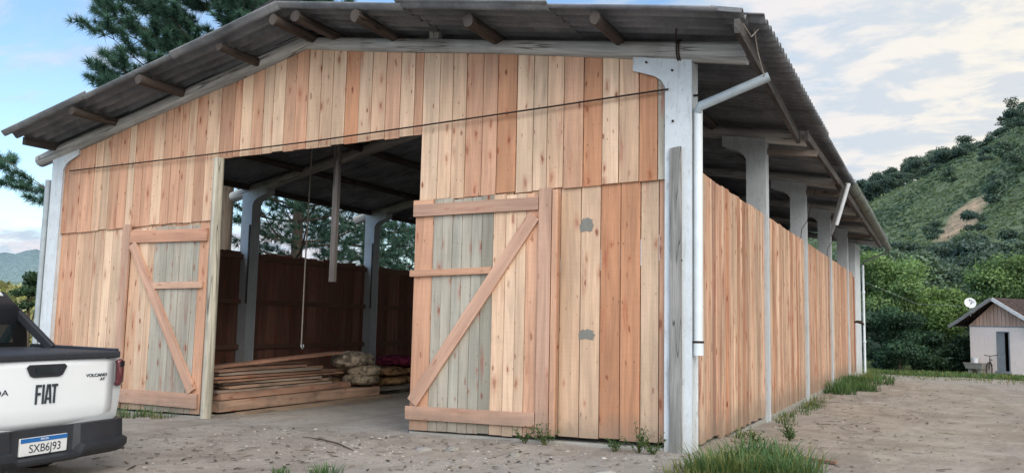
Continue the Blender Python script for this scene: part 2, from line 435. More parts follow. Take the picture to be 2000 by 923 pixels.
lowR = [-4.36, -4.0, -3.7, -3.3, -3.0, -2.7, -2.4, -2.1, -1.93, -1.61, -1.31, -1.01, -.72, -.46, -.30]
clR = 'LPLPLPLPLLOOLP'
for xs, cs in ((lowL, clL), (lowR, clR)):
    for i, c in enumerate(cs):
        plank(mb, xs[i], xs[i + 1], jitb(lambda x: sill(x) + .015, .012), lambda x: seamz(x) + .05, .092, .03, TC[c])
fw = mb.build('front_wall', M['siding'], barn)
def blob(mb, cx, cz, rx, rz_, y, seed):
    n = 54; vs = [(cx, y, cz)]
    for k in range(n):
        a = 2 * math.pi * k / n; q = 1 + .34 * mnoise.noise(Vector((math.cos(a) * 1.6, math.sin(a) * 1.6, seed))) + .22 * mnoise.noise(Vector((math.cos(a) * 6, math.sin(a) * 6, seed)))
        # squarish smear
        s_ = 1 / max(abs(math.cos(a)), abs(math.sin(a))) ** .6
        vs.append((cx + rx * q * s_ * math.cos(a), y, cz + rz_ * q * s_ * math.sin(a)))
    mb.add(vs, [(0, 1 + k, 1 + (k + 1) % n) for k in range(n)])
for (cx, cz, rx, rzz) in ((-1.52, 2.98, .095, .105), (-1.50, 1.43, .115, .075)):
    q = MB(); blob(q, cx, cz, rx, rzz, .083, cx * 9); q.build('cement_smear', M['patch'], fw)
# battens behind the cladding, seen through the doorway from inside
mb = MB()
for z in (.7, 2.3, 3.6):
    for (a, b_) in ((-13.3, -8.9), (-4.4, -.35)):
        mb.bar((a, .17, z + .0224 * a), (b_, .17, z + .0224 * b_), .08, .12, tint=PD)
mb.bar((-9, .17, 4.6), (-4.3, .17, 4.66), .08, .14, tint=PD)
mb.build('batten', M['rail'], barn)

# footings
for (a, b_) in ((-13.4, -8.9), (-4.42, -.3)):
    mb = MB(); v = []
    for (x, y) in ((a, .03), (b_, .03), (b_, .33), (a, .33)): v.append((x, y, -.9))
    for (x, y) in ((a, .03), (b_, .03), (b_, .33), (a, .33)): v.append((x, y, sill(x) - .055))
    mb.hexa(v); mb.build('footing', M['footing'], barn, .015)
mb = MB(); mb.box(-.36, -.015, .3, 26.6, -1.4, -.105); mb.build('footing', M['footing'], barn, .015)

# portal columns
def column(x_out, zt, y0, side, hi=.0):
    """precast column with an inward haunch; side=+1 haunch towards -x (right column)"""
    s = -side; w = .335; mb = MB()
    X = lambda d: x_out + s * d
    tip = zt + .13 if side > 0 else zt + .13
    poly = [(X(0), -1.3), (X(0), zt), (X(.80), tip), (X(.80), tip - .19), (X(.50), tip - .30), (X(.40), tip - .37), (X(w), tip - .48), (X(w), -1.3)]
    mb.prism(poly, y0, y0 + .32)
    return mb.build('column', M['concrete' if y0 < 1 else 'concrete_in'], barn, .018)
YS = [0, 5.38, 10.76, 16.14, 21.52, 26.9]
for i, y in enumerate(YS):
    if i < 5: column(0.0, 5.20, y, 1)
    column(-13.70, 4.90, y, -1)
mb = MB(); mb.box(-.42, 0.004, 25.0, 27.2, -1.6, 4.9); mb.box(-.5, .03, 24.95, 27.25, 4.9, 5.02); mb.build('end_pier', M['concrete'], barn, .02)
mb = MB()
mb.hexa([(-.27, -.05, -.08), (-.105, -.05, -.08), (-.105, -.004, -.08), (-.27, -.004, -.08), (-.275, -.05, 3.97), (-.12, -.05, 3.99), (-.12, -.004, 3.99), (-.275, -.004, 3.97)],
        (1, 1, 1), [(0, 0, 5), (.165, 0, 5), (.2, 0, 5), (0, 0, 5), (0, 4, 5), (.165, 4, 5), (.2, 4, 5), (0, 4, 5)])
mb.build('weathered_board', M['greyboard'], barn, .006)
for (cx, cz) in ((-.5, 5.2), (-.22, 5.08), (-.17, 4.42), (-.13, 4.43), (-.2, 2.6), (-.06, 3.3)):
    pass
for (cx, cz) in ((-.62, 5.22), (-.25, 5.06), (-.24, 4.35), (-.12, 2.45)):
    mb = MB(); mb.tube([(cx, .0, cz), (cx, -.025, cz)], .016, 8); mb.build('bolt', M['iron'], barn)
mb = MB(); mb.tube([(.0, .16, 4.72), (.06, .16, 4.72)], .018, 8); mb.build('bolt', M['iron'], barn)

# rafter logs
def logpts(a, b_, n=9, j=.02, seed=0):
    a = Vector(a); b_ = Vector(b_); out = []
    for i in range(n):
        t = i / (n - 1); p = a.lerp(b_, t)
        p += Vector((0, mnoise.noise(Vector((t * 2.5, seed, 1))) * j * 1.5, mnoise.noise(Vector((t * 2.5, seed, 7))) * j)); out.append(p)
    return out
for i, y in enumerate(YS):
    yy = y + (.06 if i == 0 else .14)
    dz = 0 if i == 0 else -.02 * i * 0
    q = MB(); q.tube(logpts((-14.22, yy, 4.805 + dz), (-6.80, yy, 6.41 + dz), seed=i * 3.1), [.138 + .012 * math.sin(k * 1.3 + i) for k in range(9)], 14, wob=.07); q.build('rafter_log', M['log'], barn)
    q = MB(); q.tube(logpts((-6.90, yy + .01, 6.40 + dz), (.77, yy, 5.185 + dz), seed=i * 5.7 + 1), [.115, .118, .12, .118, .112, .12, .128, .14, .152], 14, wob=.07); q.build('rafter_log', M['log'], barn)
q = MB(); q.bar((-7.5, -.08, 6.40), (-6.84, -.085, 6.535), .05, .06, tint=(.8, .8, .8)); q.bar((-6.84, -.085, 6.535), (-6.4, -.08, 6.47), .05, .06, tint=(.8, .8, .8)); q.build('ridge_cleat', M['purlin'], barn)
q = MB(); q.box(-4.3, -4.12, .06, .16, 6.08, 6.27, grain='z'); q.build('packing_block', M['log'], barn)
q = MB()
for k in range(2):
    q.tube([(-.17 + .03 * k, .06 + math.cos(a) * .155, 5.335 + math.sin(a) * .16) for a in [i * 2 * math.pi / 14 for i in range(15)]], .011, 6, caps=False)
q.tube([(-.19, -.08, 5.42), (-.13, -.2, 5.62)], .01, 6)
q.build('wire_tie', M['iron'], barn)

# purlins
pur = [(-11.71, 5.33), (-9.81, 5.79), (-7.93, 6.2), (-6.66, 6.44), (-6.18, 6.42), (-4.93, 6.24), (-3.0, 5.93), (-1.01, 5.60)]
for i, (x, z) in enumerate(pur):
    q = MB(); z = sheetz(x) - .135
    ft = -.95 + rng.uniform(-.12, .05)
    pts = logpts((x, ft, z), (x + rng.uniform(-.05, .05), 27.2, z), 22, .03, i * 2.2)
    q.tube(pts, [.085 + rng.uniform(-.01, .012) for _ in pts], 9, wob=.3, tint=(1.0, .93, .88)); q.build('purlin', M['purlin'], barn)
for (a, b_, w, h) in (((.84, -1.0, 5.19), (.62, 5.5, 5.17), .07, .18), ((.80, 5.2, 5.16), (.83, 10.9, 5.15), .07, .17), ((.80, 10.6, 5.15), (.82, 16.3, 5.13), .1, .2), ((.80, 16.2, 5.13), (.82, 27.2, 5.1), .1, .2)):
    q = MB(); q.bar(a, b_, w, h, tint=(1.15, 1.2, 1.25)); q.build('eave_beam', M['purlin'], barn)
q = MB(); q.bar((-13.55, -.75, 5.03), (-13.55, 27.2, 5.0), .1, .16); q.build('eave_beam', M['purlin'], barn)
# second timber under the eave at each inner frame
for y in YS[1:5]:
    q = MB(); q.bar((-.1, y + .32, 5.03), (.92, y + .36, 4.92), .1, .12, tint=(1.9, 1.8, 1.7)); q.build('eave_bracket', M['purlin'], barn)

# corrugated sheets
PITCH, AMP = .24, .045
def sheet(mb, x0, x1, y0, y1, lift0, lift1, tint):
    nw = max(4, int((y1 - y0) / PITCH * 8)); nx = 5
    def pt(i, j, th):
        x = lerp(x0, x1, i / (nx - 1)); y = lerp(y0, y1, j / nw)
        z = sheetz(x) + lerp(lift0, lift1, i / (nx - 1)) + AMP * math.sin(2 * math.pi * y / PITCH) + .012 * mnoise.noise(Vector((x * .8, y * .8, 2)))
        return (x, y, z + th)
    vs = []; fs = []
    for th in (0, .018):
        for i in range(nx):
            for j in range(nw + 1): vs.append(pt(i, j, th))
    W = nw + 1; off = nx * W
    for i in range(nx - 1):
        for j in range(nw):
            a = i * W + j
            fs.append((a, a + 1, a + W + 1, a + W)); fs.append((off + a, off + a + W, off + a + W + 1, off + a + 1))
    for j in range(nw):
        for i in (0, nx - 1): fs.append((i * W + j, i * W + j + 1, off + i * W + j + 1, off + i * W + j))
    for i in range(nx - 1):
        for j in (0, nw): fs.append((i * W + j, (i + 1) * W + j, off + (i + 1) * W + j, off + i * W + j))
    mb.add(vs, fs, tint, smooth=True)
def slope(rows, ycols, name):
    mb = MB()
    for ri, (x0, x1, ex) in enumerate(rows):
        for ci, (ya, yb) in enumerate(ycols):
            if ci == 0: ya = ya + ex
            k = rng.uniform(.85, 1.15)
            jx = rng.uniform(-.05, .05) if (ri == len(rows) - 1 or ri == 0) and ci else 0
            xa, xb = x0, x1
            if name[1] == 'R' and ri == len(rows) - 1: xb = x1 + EAVE[ci]
            l0, l1 = (0.0, .022) if name[1] == 'L' else (.035, 0)
            sheet(mb, xa + (jx if ri == 0 and name[1] == 'L' else 0), xb, ya - .06, yb, l0 + .012 * (ci % 2), l1 + .012 * (ci % 2), (k, k, k * rng.uniform(.97, 1.03)))
    return mb
yc = [(-1.05, 2.4), (2.4, 6.3), (6.3, 11.1), (11.1, 15.0), (15.0, 19.0), (19.0, 23.2), (23.2, 27.5)]
EAVE = [.02, .0, -.03, -.02, .02, 0, .02]
slope([(-13.75, -11.2, 0), (-11.3, -8.85, .02), (-8.95, -6.5, -.02)], yc, 'sL').build('roof_slope', M['roof'], barn)
yc2 = [(-1.05 + .42, 2.4)] + yc[1:]
m1 = slope([(-6.5, -4.05, .0), (-4.15, -1.65, -.03), (-1.75, .62, .04)], yc, 'sX')
sheet(m1, .5, .89, -1.03, -.5, .01, -.02, (.8, .8, .8))
m2 = slope([(.5, 1.08, 0)], yc2, 'sR')
for a in range(1): pass
b0 = len(m1.v); m1.v += m2.v; m1.f += [tuple(i + b0 for i in f) for f in m2.f]; m1.t += m2.t; m1.w += m2.w; m1.sm += m2.sm; m1.mi += m2.mi
m1.build('roof_slope', M['roof'], barn)
# ridge caps
mb = MB()
for k in range(8):
    ya = -1.12 + k * 3.6; yb = min(27.6, ya + 3.7)
    n = int((yb - ya) / PITCH * 8); vs = []; fs = []
    prof = [(-7.0, .06), (-6.5, .12), (-6.0, .06)]
    for th in (0, .02):
        for j in range(n + 1):
            y = lerp(ya, yb, j / n)
            for (x, up) in prof: vs.append((x, y, sheetz(x) + up + .01 * (k % 2) + .03 * math.sin(2 * math.pi * y / PITCH) + th))
    for j in range(n):
        for i in range(2):
            a = j * 3 + i; fs.append((a, a + 1, a + 4, a + 3)); b_ = a + 3 * (n + 1); fs.append((b_, b_ + 3, b_ + 4, b_ + 1))
    mb.add(vs, fs, (.9, .9, .9), smooth=True)
mb.build('ridge_cap', M['roof'], barn)

# long tie rod across the front
q = MB(); q.tube([(-13.1, -.02, 4.50), (-9, -.03, 4.545), (-6.5, -.035, 4.59), (-4.38, -.035, 4.655), (-2, -.03, 4.735), (-.3, -.02, 4.80)], .013, 6); q.build('tie_rod', M['iron'], barn)

# doorway posts
q = MB(); q.tube([(-8.78, .02, -.6), (-8.79, .02, 1.5), (-8.81, .02, 3), (-8.82, .02, 4.47)], [.10, .098, .1, .095], 12, wob=.1, tint=(1.15, 1.08, .92)); q.build('door_post', M['log'], barn)
q = MB(); q.box(-4.4, -4.28, .13, .27, -.5, 4.5, P_); q.build('door_post', M['rail'], barn)

# barn doors (two leaves folded back flat on the wall)
def leaf(xs, cs, stile, zt, rails, brace, brace_t, tl):
    d = bpy.data.objects.new('door', None); COL.objects.link(d); d.parent = barn
    mb = MB()
    for i, c in enumerate(cs):
        plank(mb, xs[i], xs[i + 1], jitb(lambda x: sill(x) - .02, .012), jitb(zt, .015), -.002, .03, TC[c], .004)
    mb.build('board_panel', M['siding'], d)
    for (x0, x1, z0, z1, c) in stile:
        q = MB(); plank(q, x0, x1, z0, z1, -.05, .046, c, .003); q.build('stile', M['rail'], d, .004)
    for (a, b_, h, c) in rails:
        q = MB(); q.bar((a[0], -.026, a[1]), (b_[0], -.026, b_[1]), .044, h, tint=c); q.build('rail', M['rail'], d, .004)
    q = MB(); q.bar((brace[0][0], -.0285, brace[0][1]), (brace[1][0], -.0285, brace[1][1]), .049, .2, tint=brace_t); q.build('brace', M['rail'], d, .004)
    return d
WR = (.50, .31, .225); WB = (.42, .265, .195)
dR = leaf([-4.40, -4.06, -3.89, -3.71, -3.54, -3.37, -3.19, -2.99, -2.78, -2.6, -2.44, -2.2], 'PGGGGGDLLLP', [(-2.225, -2.02, lambda x: .0, lambda x: 3.53, WR), (-2.01, -1.92, lambda x: 0, lambda x: 3.5, P_)],
          lambda x: 3.44 + .02 * (x + 4.4), [((-4.42, 3.29), (-2.235, 3.31), .19, WB), ((-4.45, 2.30), (-3.0, 2.34), .1, P_), ((-4.45, .16), (-2.235, .205), .2, WR)], ((-4.33, .32), (-2.30, 3.13)), WR, None)
q = MB(); q.bar((-4.42, -.024, 3.41), (-4.06, -.024, 3.415), .04, .085, tint=P_); q.build('rail', M['rail'], dR)
dL = leaf([-11.05, -10.76, -10.54, -10.38, -10.2, -10.03, -9.85, -9.67, -9.5, -9.32, -9.18, -8.93], 'lLLGGGGGGGP', [(-11.27, -11.05, lambda x: -.22, lambda x: 3.31, WR)],
          lambda x: 3.21 + .02 * (x + 11), [((-11.05, 3.06), (-8.96, 3.05), .235, (.5, .275, .185)), ((-10.42, 2.11), (-9.02, 2.13), .12, (.55, .35, .25)), ((-11.2, .02), (-8.98, .035), .26, WR)], ((-10.98, 2.92), (-9.12, .2)), (.52, .32, .23), None)
# low step under left door leaf
# side cladding
mb = MB()
for bi in range(5):
    ya = YS[bi] + .33; yb = YS[bi + 1] - .01 if bi < 4 else 24.0
    y = ya; zb_ = -.0 if bi == 0 else -.05 - .06 * bi
    step = 0
    while y < yb - .06:
        w = min(rng.uniform(.13, .29), yb - y)
        if yb - y - w < .08: w = yb - y
        r_ = rng.random(); c = 'L' if r_ < .12 else 'l' if r_ < .45 else 'P' if r_ < .85 else 'O'
        if rng.random() < .10: c = 'B'
        o = rng.random() * 60; jx = rng.uniform(-.012, .012)
        zb0 = zb_ - (.06 if y - ya > 1.2 and bi == 0 else 0) + rng.uniform(-.02, .02); zt0 = 3.74 + rng.uniform(-.01, .01)
        if bi == 4: zt0 += 0
        a = [(-.055 + jx, y + .004, zb0), (-.022 + jx, y + .004, zb0), (-.022 + jx, y + w - .004, zb0), (-.055 + jx, y + w - .004, zb0)]
        a += [(p[0], p[1], zt0) for p in a]
        g_ = sum(TC[c]) / 3; mb.hexa(a, jt(tuple(lerp(k, g_, .14) for k in TC[c]), .13), [(p[1] - y + p[0], p[2] + o, o * 2.3) for p in a])
        y += w
mb.build('side_wall', M['siding_rough'], barn)
mb = MB()
for bi in range(5):
    for z in (.55, 2.0, 3.5):
        mb.bar((-.11, YS[bi] + .33, z), (-.11, YS[bi + 1] - .01 if bi < 4 else 25, z), .09, .12, tint=PD)
mb.build('batten', M['rail'], barn)
# reddish end door in last bay + black catch
d = bpy.data.objects.new('door', None); COL.objects.link(d); d.parent = barn
mb = MB(); y = 24.05
for w, c in ((.3, (.10, .05, .035)), (.3, (.3, .12, .07)), (.32, (.36, .16, .10))):
    a = [(-.075, y, -.5), (-.05, y, -.5), (-.05, y + w - .01, -.5), (-.075, y + w - .01, -.5)]; a += [(p[0], p[1], 3.65) for p in a]; o = rng.random() * 40
    mb.hexa(a, c, [(p[1], p[2] + o, o) for p in a]); y += w
mb.build('board_panel', M['siding'], d)
q = MB(); q.tube([(-.04, 24.1, 1.82), (.06, 24.15, 1.86), (.22, 24.2, 1.84), (.34, 24.22, 1.74)], [.03, .05, .07, .02], 8); q.build('handle', M['iron'], d)

# left side wall, seen from inside
mb = MB()
for bi in range(5):
    y = YS[bi] + .02
    while y < YS[bi + 1]:
        w = rng.uniform(.2, .34); o = rng.random() * 60
        gap = .014 if rng.random() < .28 else .003
        zt0 = 3.28 + rng.uniform(-.03, .05)
        a = [(-13.70, y + gap, -1.2), (-13.665, y + gap, -1.2), (-13.665, y + w - gap, -1.2), (-13.70, y + w - gap, -1.2)]; a += [(p[0], p[1], zt0) for p in a]
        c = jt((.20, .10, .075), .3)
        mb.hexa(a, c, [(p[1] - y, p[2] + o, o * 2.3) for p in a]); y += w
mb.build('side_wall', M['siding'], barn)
mb = MB()
for bi in range(5):
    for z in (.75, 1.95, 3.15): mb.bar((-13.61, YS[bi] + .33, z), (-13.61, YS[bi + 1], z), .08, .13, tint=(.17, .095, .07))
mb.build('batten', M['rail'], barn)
mb = MB(); x = -13.3
while x < -.4:
    w = rng.uniform(.2, .33); o = rng.random() * 60
    a = [(x + .004, 26.95, -2), (x + w, 26.95, -2), (x + w, 26.98, -2), (x + .004, 26.98, -2)]; a += [(p[0], p[1], 3.6) for p in a]
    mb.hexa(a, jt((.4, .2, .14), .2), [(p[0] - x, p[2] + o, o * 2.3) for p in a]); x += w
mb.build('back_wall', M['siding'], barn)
# pvc strips beside the inner left columns
for i in (1, 2, 3):
    q = MB(); q.box(-13.40, -13.36, YS[i] - .03, YS[i], 1.9 , 4.0); q.build('batten', M['purlin'], barn)

# rainwater goods
q = MB(); q.tube([(.075, .12, 4.50), (.075, .12, 1.24)], .06, 16); q.tube([(.075, .12, 1.40), (.075, .12, 1.20)], .068, 16); dp = q.build('downpipe', M['pvc'], barn)
q = MB(); q.tube([(.075, .12, 1.39), (.075, .12, 1.36)], .072, 14); q.build('pipe_clip', M['iron'], dp)
q = MB(); q.tube([(.075, .10, 4.47), (.11, .09, 4.545), (1.0, .2, 4.88)], .062, 16); q.build('inlet_pipe', M['pvcgrey'], barn)
q = MB(); q.tube([(.93, -.42, 5.33), (.93, -.2, 5.1), (.95, .15, 4.86)], .008, 6); q.tube([(.86, -.75, 5.3), (.93, -.6, 5.17), (.99, -.45, 5.31)], .008, 6); q.build('hanger_wire', M['rope'], barn)
def gutter(mb, path, r, n=9, th=.012):
    path = [Vector(p) for p in path]
    vs = []; fs = []
    for rr in (r, r - th):
        for p in path:
            for k in range(n):
                a = math.pi + math.pi * k / (n - 1); vs.append(p + Vector((rr * math.cos(a), 0, rr * math.sin(a))))
    W = n; off = len(path) * n
    for i in range(len(path) - 1):
        for k in range(n - 1):
            a = i * n + k; fs.append((a, a + n, a + n + 1, a + 1)); fs.append((off + a, off + a + 1, off + a + n + 1, off + a + n))
    for i in range(len(path) - 1):
        for k in (0, n - 1): a = i * n + k; fs.append((a, a + n, off + a + n, off + a))
    for i in (0, len(path) - 1):
        for k in range(n - 1): a = i * n + k; fs.append((a, a + 1, off + a + 1, off + a))
    mb.add(vs, fs, smooth=True)
q = MB(); gutter(q, [(1.10, 10.5, 5.13), (1.10, 16, 5.1), (1.10, 22, 5.06), (1.10, 27.5, 5.02)], .13); q.build('gutter', M['moss'], barn)
q = MB()   # torn end of the gutter hanging down, an open V
A0, A1 = Vector((1.06, 10.5, 5.1)), Vector((.74, 10.7, 4.12))
B0, B1 = Vector((.86, 10.9, 5.06)), Vector((.5, 11.1, 3.85)); C0, C1 = Vector((.97, 10.62, 5.02)), Vector((.62, 10.8, 3.9))
for (a0, a1, b0, b1) in ((A0, A1, C0, C1), (C0, C1, B0, B1)):
    q.add([a0, a1, b1, b0], [(0, 1, 2, 3)]); q.add([p + Vector((.012, .012, 0)) for p in (a0, a1, b1, b0)], [(3, 2, 1, 0)])
q.tube([A0, A1], .05, 8)
q.build('torn_gutter', M['pvc'], barn)
q = MB(); q.tube([(1.08, 27.3, 4.92), (1.02, 27.32, 4.82), (.16, 27.35, 4.45), (.1, 27.35, 4.3)], .035, 10); q.build('inlet_pipe', M['moss'], barn)
q = MB(); q.tube([(.1, 27.35, 4.3), (.1, 27.35, -.9)], .05, 12); q.tube([(.1, 27.35, 3.2), (.1, 27.35, 3.1)], .066, 12); q.tube([(.1, 27.35, 1.1), (.1, 27.35, 1.0)], .066, 12); q.build('downpipe', M['pvc'], barn)
q = MB(); q.tube([(-13.79, -.02, 4.35), (-13.79, -.02, -.6)], .055, 12); q.build('downpipe', M['pvcgrey'], barn)
for y in (10.4, 15.8):
    q = MB(); q.tube([(.3, y + .05, 4.98), (.1, y, 4.2), (-.02, y - .05, 4.0), (-.05, y - .08, 3.7)], .009, 5); q.build('cable', M['iron'], barn)

# hanging timber and rope inside the doorway
q = MB(); q.box(-6.90, -6.79, .95, 1.03, 2.23, 6.35, (1.9, 1.9, 1.9)); o = q.build('hanging_post', M['purlin'], barn)
rp = thing('hanging_rope', 'thin rope with a small hook hanging from the roof in the doorway', 'rope', (-8.94, 2.6, .95))
q = MB(); q.tube([(0, 0, .1), (.0, 0, 1.6), (.02, 0, 3.2), (.05, 0, 4.85)], .016, 6); q.build('cord', M['rope'], rp)
q = MB(); q.tube([(.0, 0, .12), (-.01, 0, .03), (.03, 0, -.03), (.07, 0, .01), (.05, 0, .06)], .016, 6); q.build('hook', M['galv'], rp)
#@@PART2
# ------------------------------------------------------------------ stacked lumber on the barn floor
LG = 'boards stacked on the barn floor inside the doorway'
def lumber(x, y0, y1, z, w, t, tint, label, yaw=0, dz=0, roll=0):
    q = MB(); L = y1 - y0
    q.bar((0, -L / 2, -dz / 2), (0, L / 2, dz / 2), w, t, tint=jt(tint, .1))
    o = q.build('board', M['lumber'], None, .004); o.location = (x, (y0 + y1) / 2, z + t / 2 + abs(dz) / 2); o.rotation_euler = (0, roll, yaw)
    tag(o, label, 'board', LG); return o
fl = gz(-9.8, 2.5) - .02
LB = 'sawn board lying in the stack on the barn floor'
z = fl + .02
lumber(-8.74, .75, 5.5, z, .3, .05, (.36, .27, .2), 'lowest grey board lying flat on the dirt in front of the stack', .03)
z += .05
for k in range(4): lumber(-9.12 - .34 * k, .42 + rng.uniform(-.05, .2), 5.3 + rng.uniform(-.5, .2), z, .3, .20, rng.choice([(.44, .285, .205), (.40, .24, .17)]), LB if k else 'thick pale beam at the front bottom of the board stack', rng.uniform(-.015, .015))
z += .215
for k in range(4): lumber(-9.22 - .33 * k, .4 + rng.uniform(-.05, .3), 4.4 + rng.uniform(-.5, .3), z, .31, .12, (.40, .235, .165), LB, rng.uniform(-.03, .03))
z += .125
for ly in range(6):
    t = rng.choice([.035, .045, .05])
    for k in range(4):
        lumber(-9.28 - .33 * k + rng.uniform(-.03, .06), .42 + rng.uniform(-.05, .5), 4.0 + rng.uniform(-1.0, .45), z, .3, t, rng.choice([(.42, .27, .19), (.34, .19, .13), (.50, .33, .235), (.38, .30, .24)]), LB, rng.uniform(-.06, .06))
    z += t + .018
lumber(-9.5, .4, 4.4, z + .02, .3, .05, (.36, .19, .13), 'dark reddish board lying tilted on top of the stack', -.03, .22)
lumber(-9.9, .4, 3.9, z + .0, .3, .05, (.40, .22, .15), 'long brown board lying flat at the top back of the stack', .02)
lumber(-9.3, .5, 3.2, z - .0, .26, .04, (.30, .17, .12), 'short dark board lying across the front top of the stack', .09)

# ------------------------------------------------------------------ net sacks and pallet
def sack(loc, size, rz, col, label, seed, lump=.10, tilt=(0, 0)):
    r_ = np.random.default_rng(seed); nu, nv = 64, 34
    V = []
    u = np.linspace(0, 2 * np.pi, nu, endpoint=False); v = np.linspace(-np.pi / 2, np.pi / 2, nv)
    U, W = np.meshgrid(u, v); ex = .75
    sp = lambda c: np.sign(c) * np.abs(c) ** ex
    D = np.stack([sp(np.cos(W)) * sp(np.cos(U)), sp(np.cos(W)) * sp(np.sin(U)), sp(np.sin(W))], -1).reshape(-1, 3)
    P = D * np.array(size) / 2
    nl = 230
    dl = r_.normal(size=(nl, 3)); dl /= np.linalg.norm(dl, axis=1, keepdims=True); Cn = np.sign(dl) * np.abs(dl) ** ex * np.array(size) / 2
    dist = np.linalg.norm(P[:, None, :] - Cn[None], axis=2); i = dist.argmin(1); dm = dist.min(1)
    rl = lump * .62
    h = np.sqrt(np.clip(1 - (dm / rl) ** 2, 0, 1)) * rl * .75
    nrm = P / np.linalg.norm(P, axis=1, keepdims=True)
    P = P + nrm * h[:, None]
    b = np.array([mnoise.noise(Vector(p * 2.2 + seed)) for p in P]); P = P * (1 + .12 * b[:, None])
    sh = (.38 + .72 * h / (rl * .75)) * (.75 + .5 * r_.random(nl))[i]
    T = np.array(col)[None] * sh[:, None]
    F = []
    for a in range(nv - 1):
        for k in range(nu): F.append((a * nu + k, a * nu + (k + 1) % nu, (a + 1) * nu + (k + 1) % nu, (a + 1) * nu + k))
    o = arr_mesh('net_sack', P, F, T, M['tinted'], None, True); o.location = loc; o.rotation_euler = (tilt[0], tilt[1], rz)
    tag(o, label, 'sack', 'net sacks of produce in the barn'); return o
sack((-9.42, 4.95, .60), (.8, 1.0, .34), .1, (.40, .33, .25), 'lumpy brown net sack slumped over the end of the board stack', 3, .085)
sack((-9.15, 5.05, .36), (.72, .7, .27), .5, (.36, .29, .21), 'small brown net sack wedged under the slumped sack at the stack end', 5, .08)
sack((-9.2, 4.98, .16), (.75, .75, .24), .2, (.34, .28, .2), 'lowest brown net sack lying on the beams at the stack end', 6, .08)
pf = gz(-10, 7.2)
for k, y in enumerate((6.15, 7.15, 8.15)):
    for l in range(2):
        sack((-10.2 - .04 * l, y, pf + .27 + .23 * l), (1.35, 1.02, .25), .05, (.40, .25, .12) if l == 0 else (.34, .20, .10),
             ('yellow-brown net sack on the pallet, %s layer, %s of the row' % (('bottom', 'top')[l], ('nearest the boards', 'middle', 'farthest')[k])), 20 + k * 2 + l, .08)
sack((-10.1, 7.75, pf + .75), (1.1, .95, .3), .3, (.20, .025, .06), 'dark red net sack lying on top of the yellow-brown sacks', 31, .08)
pal = thing('pallet', 'low grey wooden pallet under the yellow-brown sacks', 'pallet', (-10.2, 7.2, pf))
for k in range(7):
    q = MB(); q.box(-1.1 + .32 * k, -.9 + .32 * k, -1.9, 1.9, .125, .155, (.30, .27, .23), 'y'); q.build('deck_slat', M['lumber'], pal)
for k in (-1.75, 0, 1.6):
    q = MB(); q.box(-1.1, 1.05, k, k + .14, .01, .122, (.27, .25, .22), 'x'); q.build('bearer', M['lumber'], pal)

# ------------------------------------------------------------------ pickup truck
M['paint'] = plain_mat('white_paint', (.82, .88, .93), .28, 0, .5, .03, 2, coat=.6)
M['black'] = plain_mat('black_plastic', (.022, .026, .034), .5, 0, .4, .2, 9)
M['vinyl'] = plain_mat('vinyl_cover', (.03, .035, .045), .55, 0, .35, .2, 20, bump=.1)
M['glass'] = plain_mat('dark_glass', (.012, .02, .022), .06, 0, .6, .1, 3)
M['lamp'] = plain_mat('red_lamp', (.13, .022, .032), .15, 0, .6, .4, 6, coat=.7)
M['lampdark'] = plain_mat('smoked_lamp', (.03, .03, .04), .12, 0, .6, .3, 6, coat=.7)
M['rubber'] = plain_mat('rubber', (.018, .018, .018), .9, 0, .15, .3, 12)
M['alloy'] = plain_mat('alloy', (.32, .33, .34), .35, .7, .5, .1, 4)
M['letter'] = plain_mat('dark_lettering', (.045, .06, .075), .35, .3, .5, .1, 4)
M['plate'] = plain_mat('plate_white', (.72, .74, .76), .4, 0, .4, .04, 8)
M['plateblue'] = plain_mat('plate_blue', (.02, .14, .42), .4, 0, .4, .05, 8)
tx, ty = -5.27, -5.34
truck = thing('pickup_truck', 'white pickup truck parked with its tailgate towards the barn front', 'pickup truck', (tx, ty, -.22), 0, None, 1.30)
YAW = R(114)      # nose direction: local +y -> world (-sin.., cos..)
truck.rotation_euler = (0, 0, R(95.6))
# local axes: +y forward, +x right side of the vehicle, rear face near y=0 (metres)
def loft(mb, secs, tint=(1, 1, 1), closed_ends=True):
    n = len(secs[0]); vs = [p for s_ in secs for p in s_]; fs = []
    for i in range(len(secs) - 1):
        for k in range(n):
            k2 = (k + 1) % n; fs.append((i * n + k, i * n + k2, (i + 1) * n + k2, (i + 1) * n + k))
    if closed_ends: fs += [tuple(range(n - 1, -1, -1)), tuple(range((len(secs) - 1) * n, len(secs) * n))]
    mb.add(vs, fs, tint, smooth=True)
def sec(y, hw, zb, zt, tum=.04, belt=.78, yb=0):
    """closed body section at y: rounded sides"""
    h = zt - zb
    half = [(hw * .86, zb), (hw * .96, zb + .05), (hw * .985, zb + h * .3), (hw, zb + h * .55), (hw * .993, zb + h * .78), (hw - tum * .7, zt - .05), (hw - tum, zt - .012), (hw - tum - .05, zt)]
    pts = [(x, y, z_) for x, z_ in half] + [(-x, y, z_) for x, z_ in reversed(half)]
    return pts
q = MB()
BT = 1.015
loft(q, [sec(.02, .765, .46, BT), sec(.05, .79, .44, BT + .005), sec(.14, .808, .40, BT + .01), sec(.5, .83, .36, BT + .01), sec(1.1, .85, .30, BT + .005), sec(2.4, .865, .26, .98), sec(3.3, .86, .26, .95), sec(3.55, .85, .26, .93), sec(4.2, .80, .30, .82), sec(4.42, .70, .34, .72)])
q.build('body', M['paint'], truck)
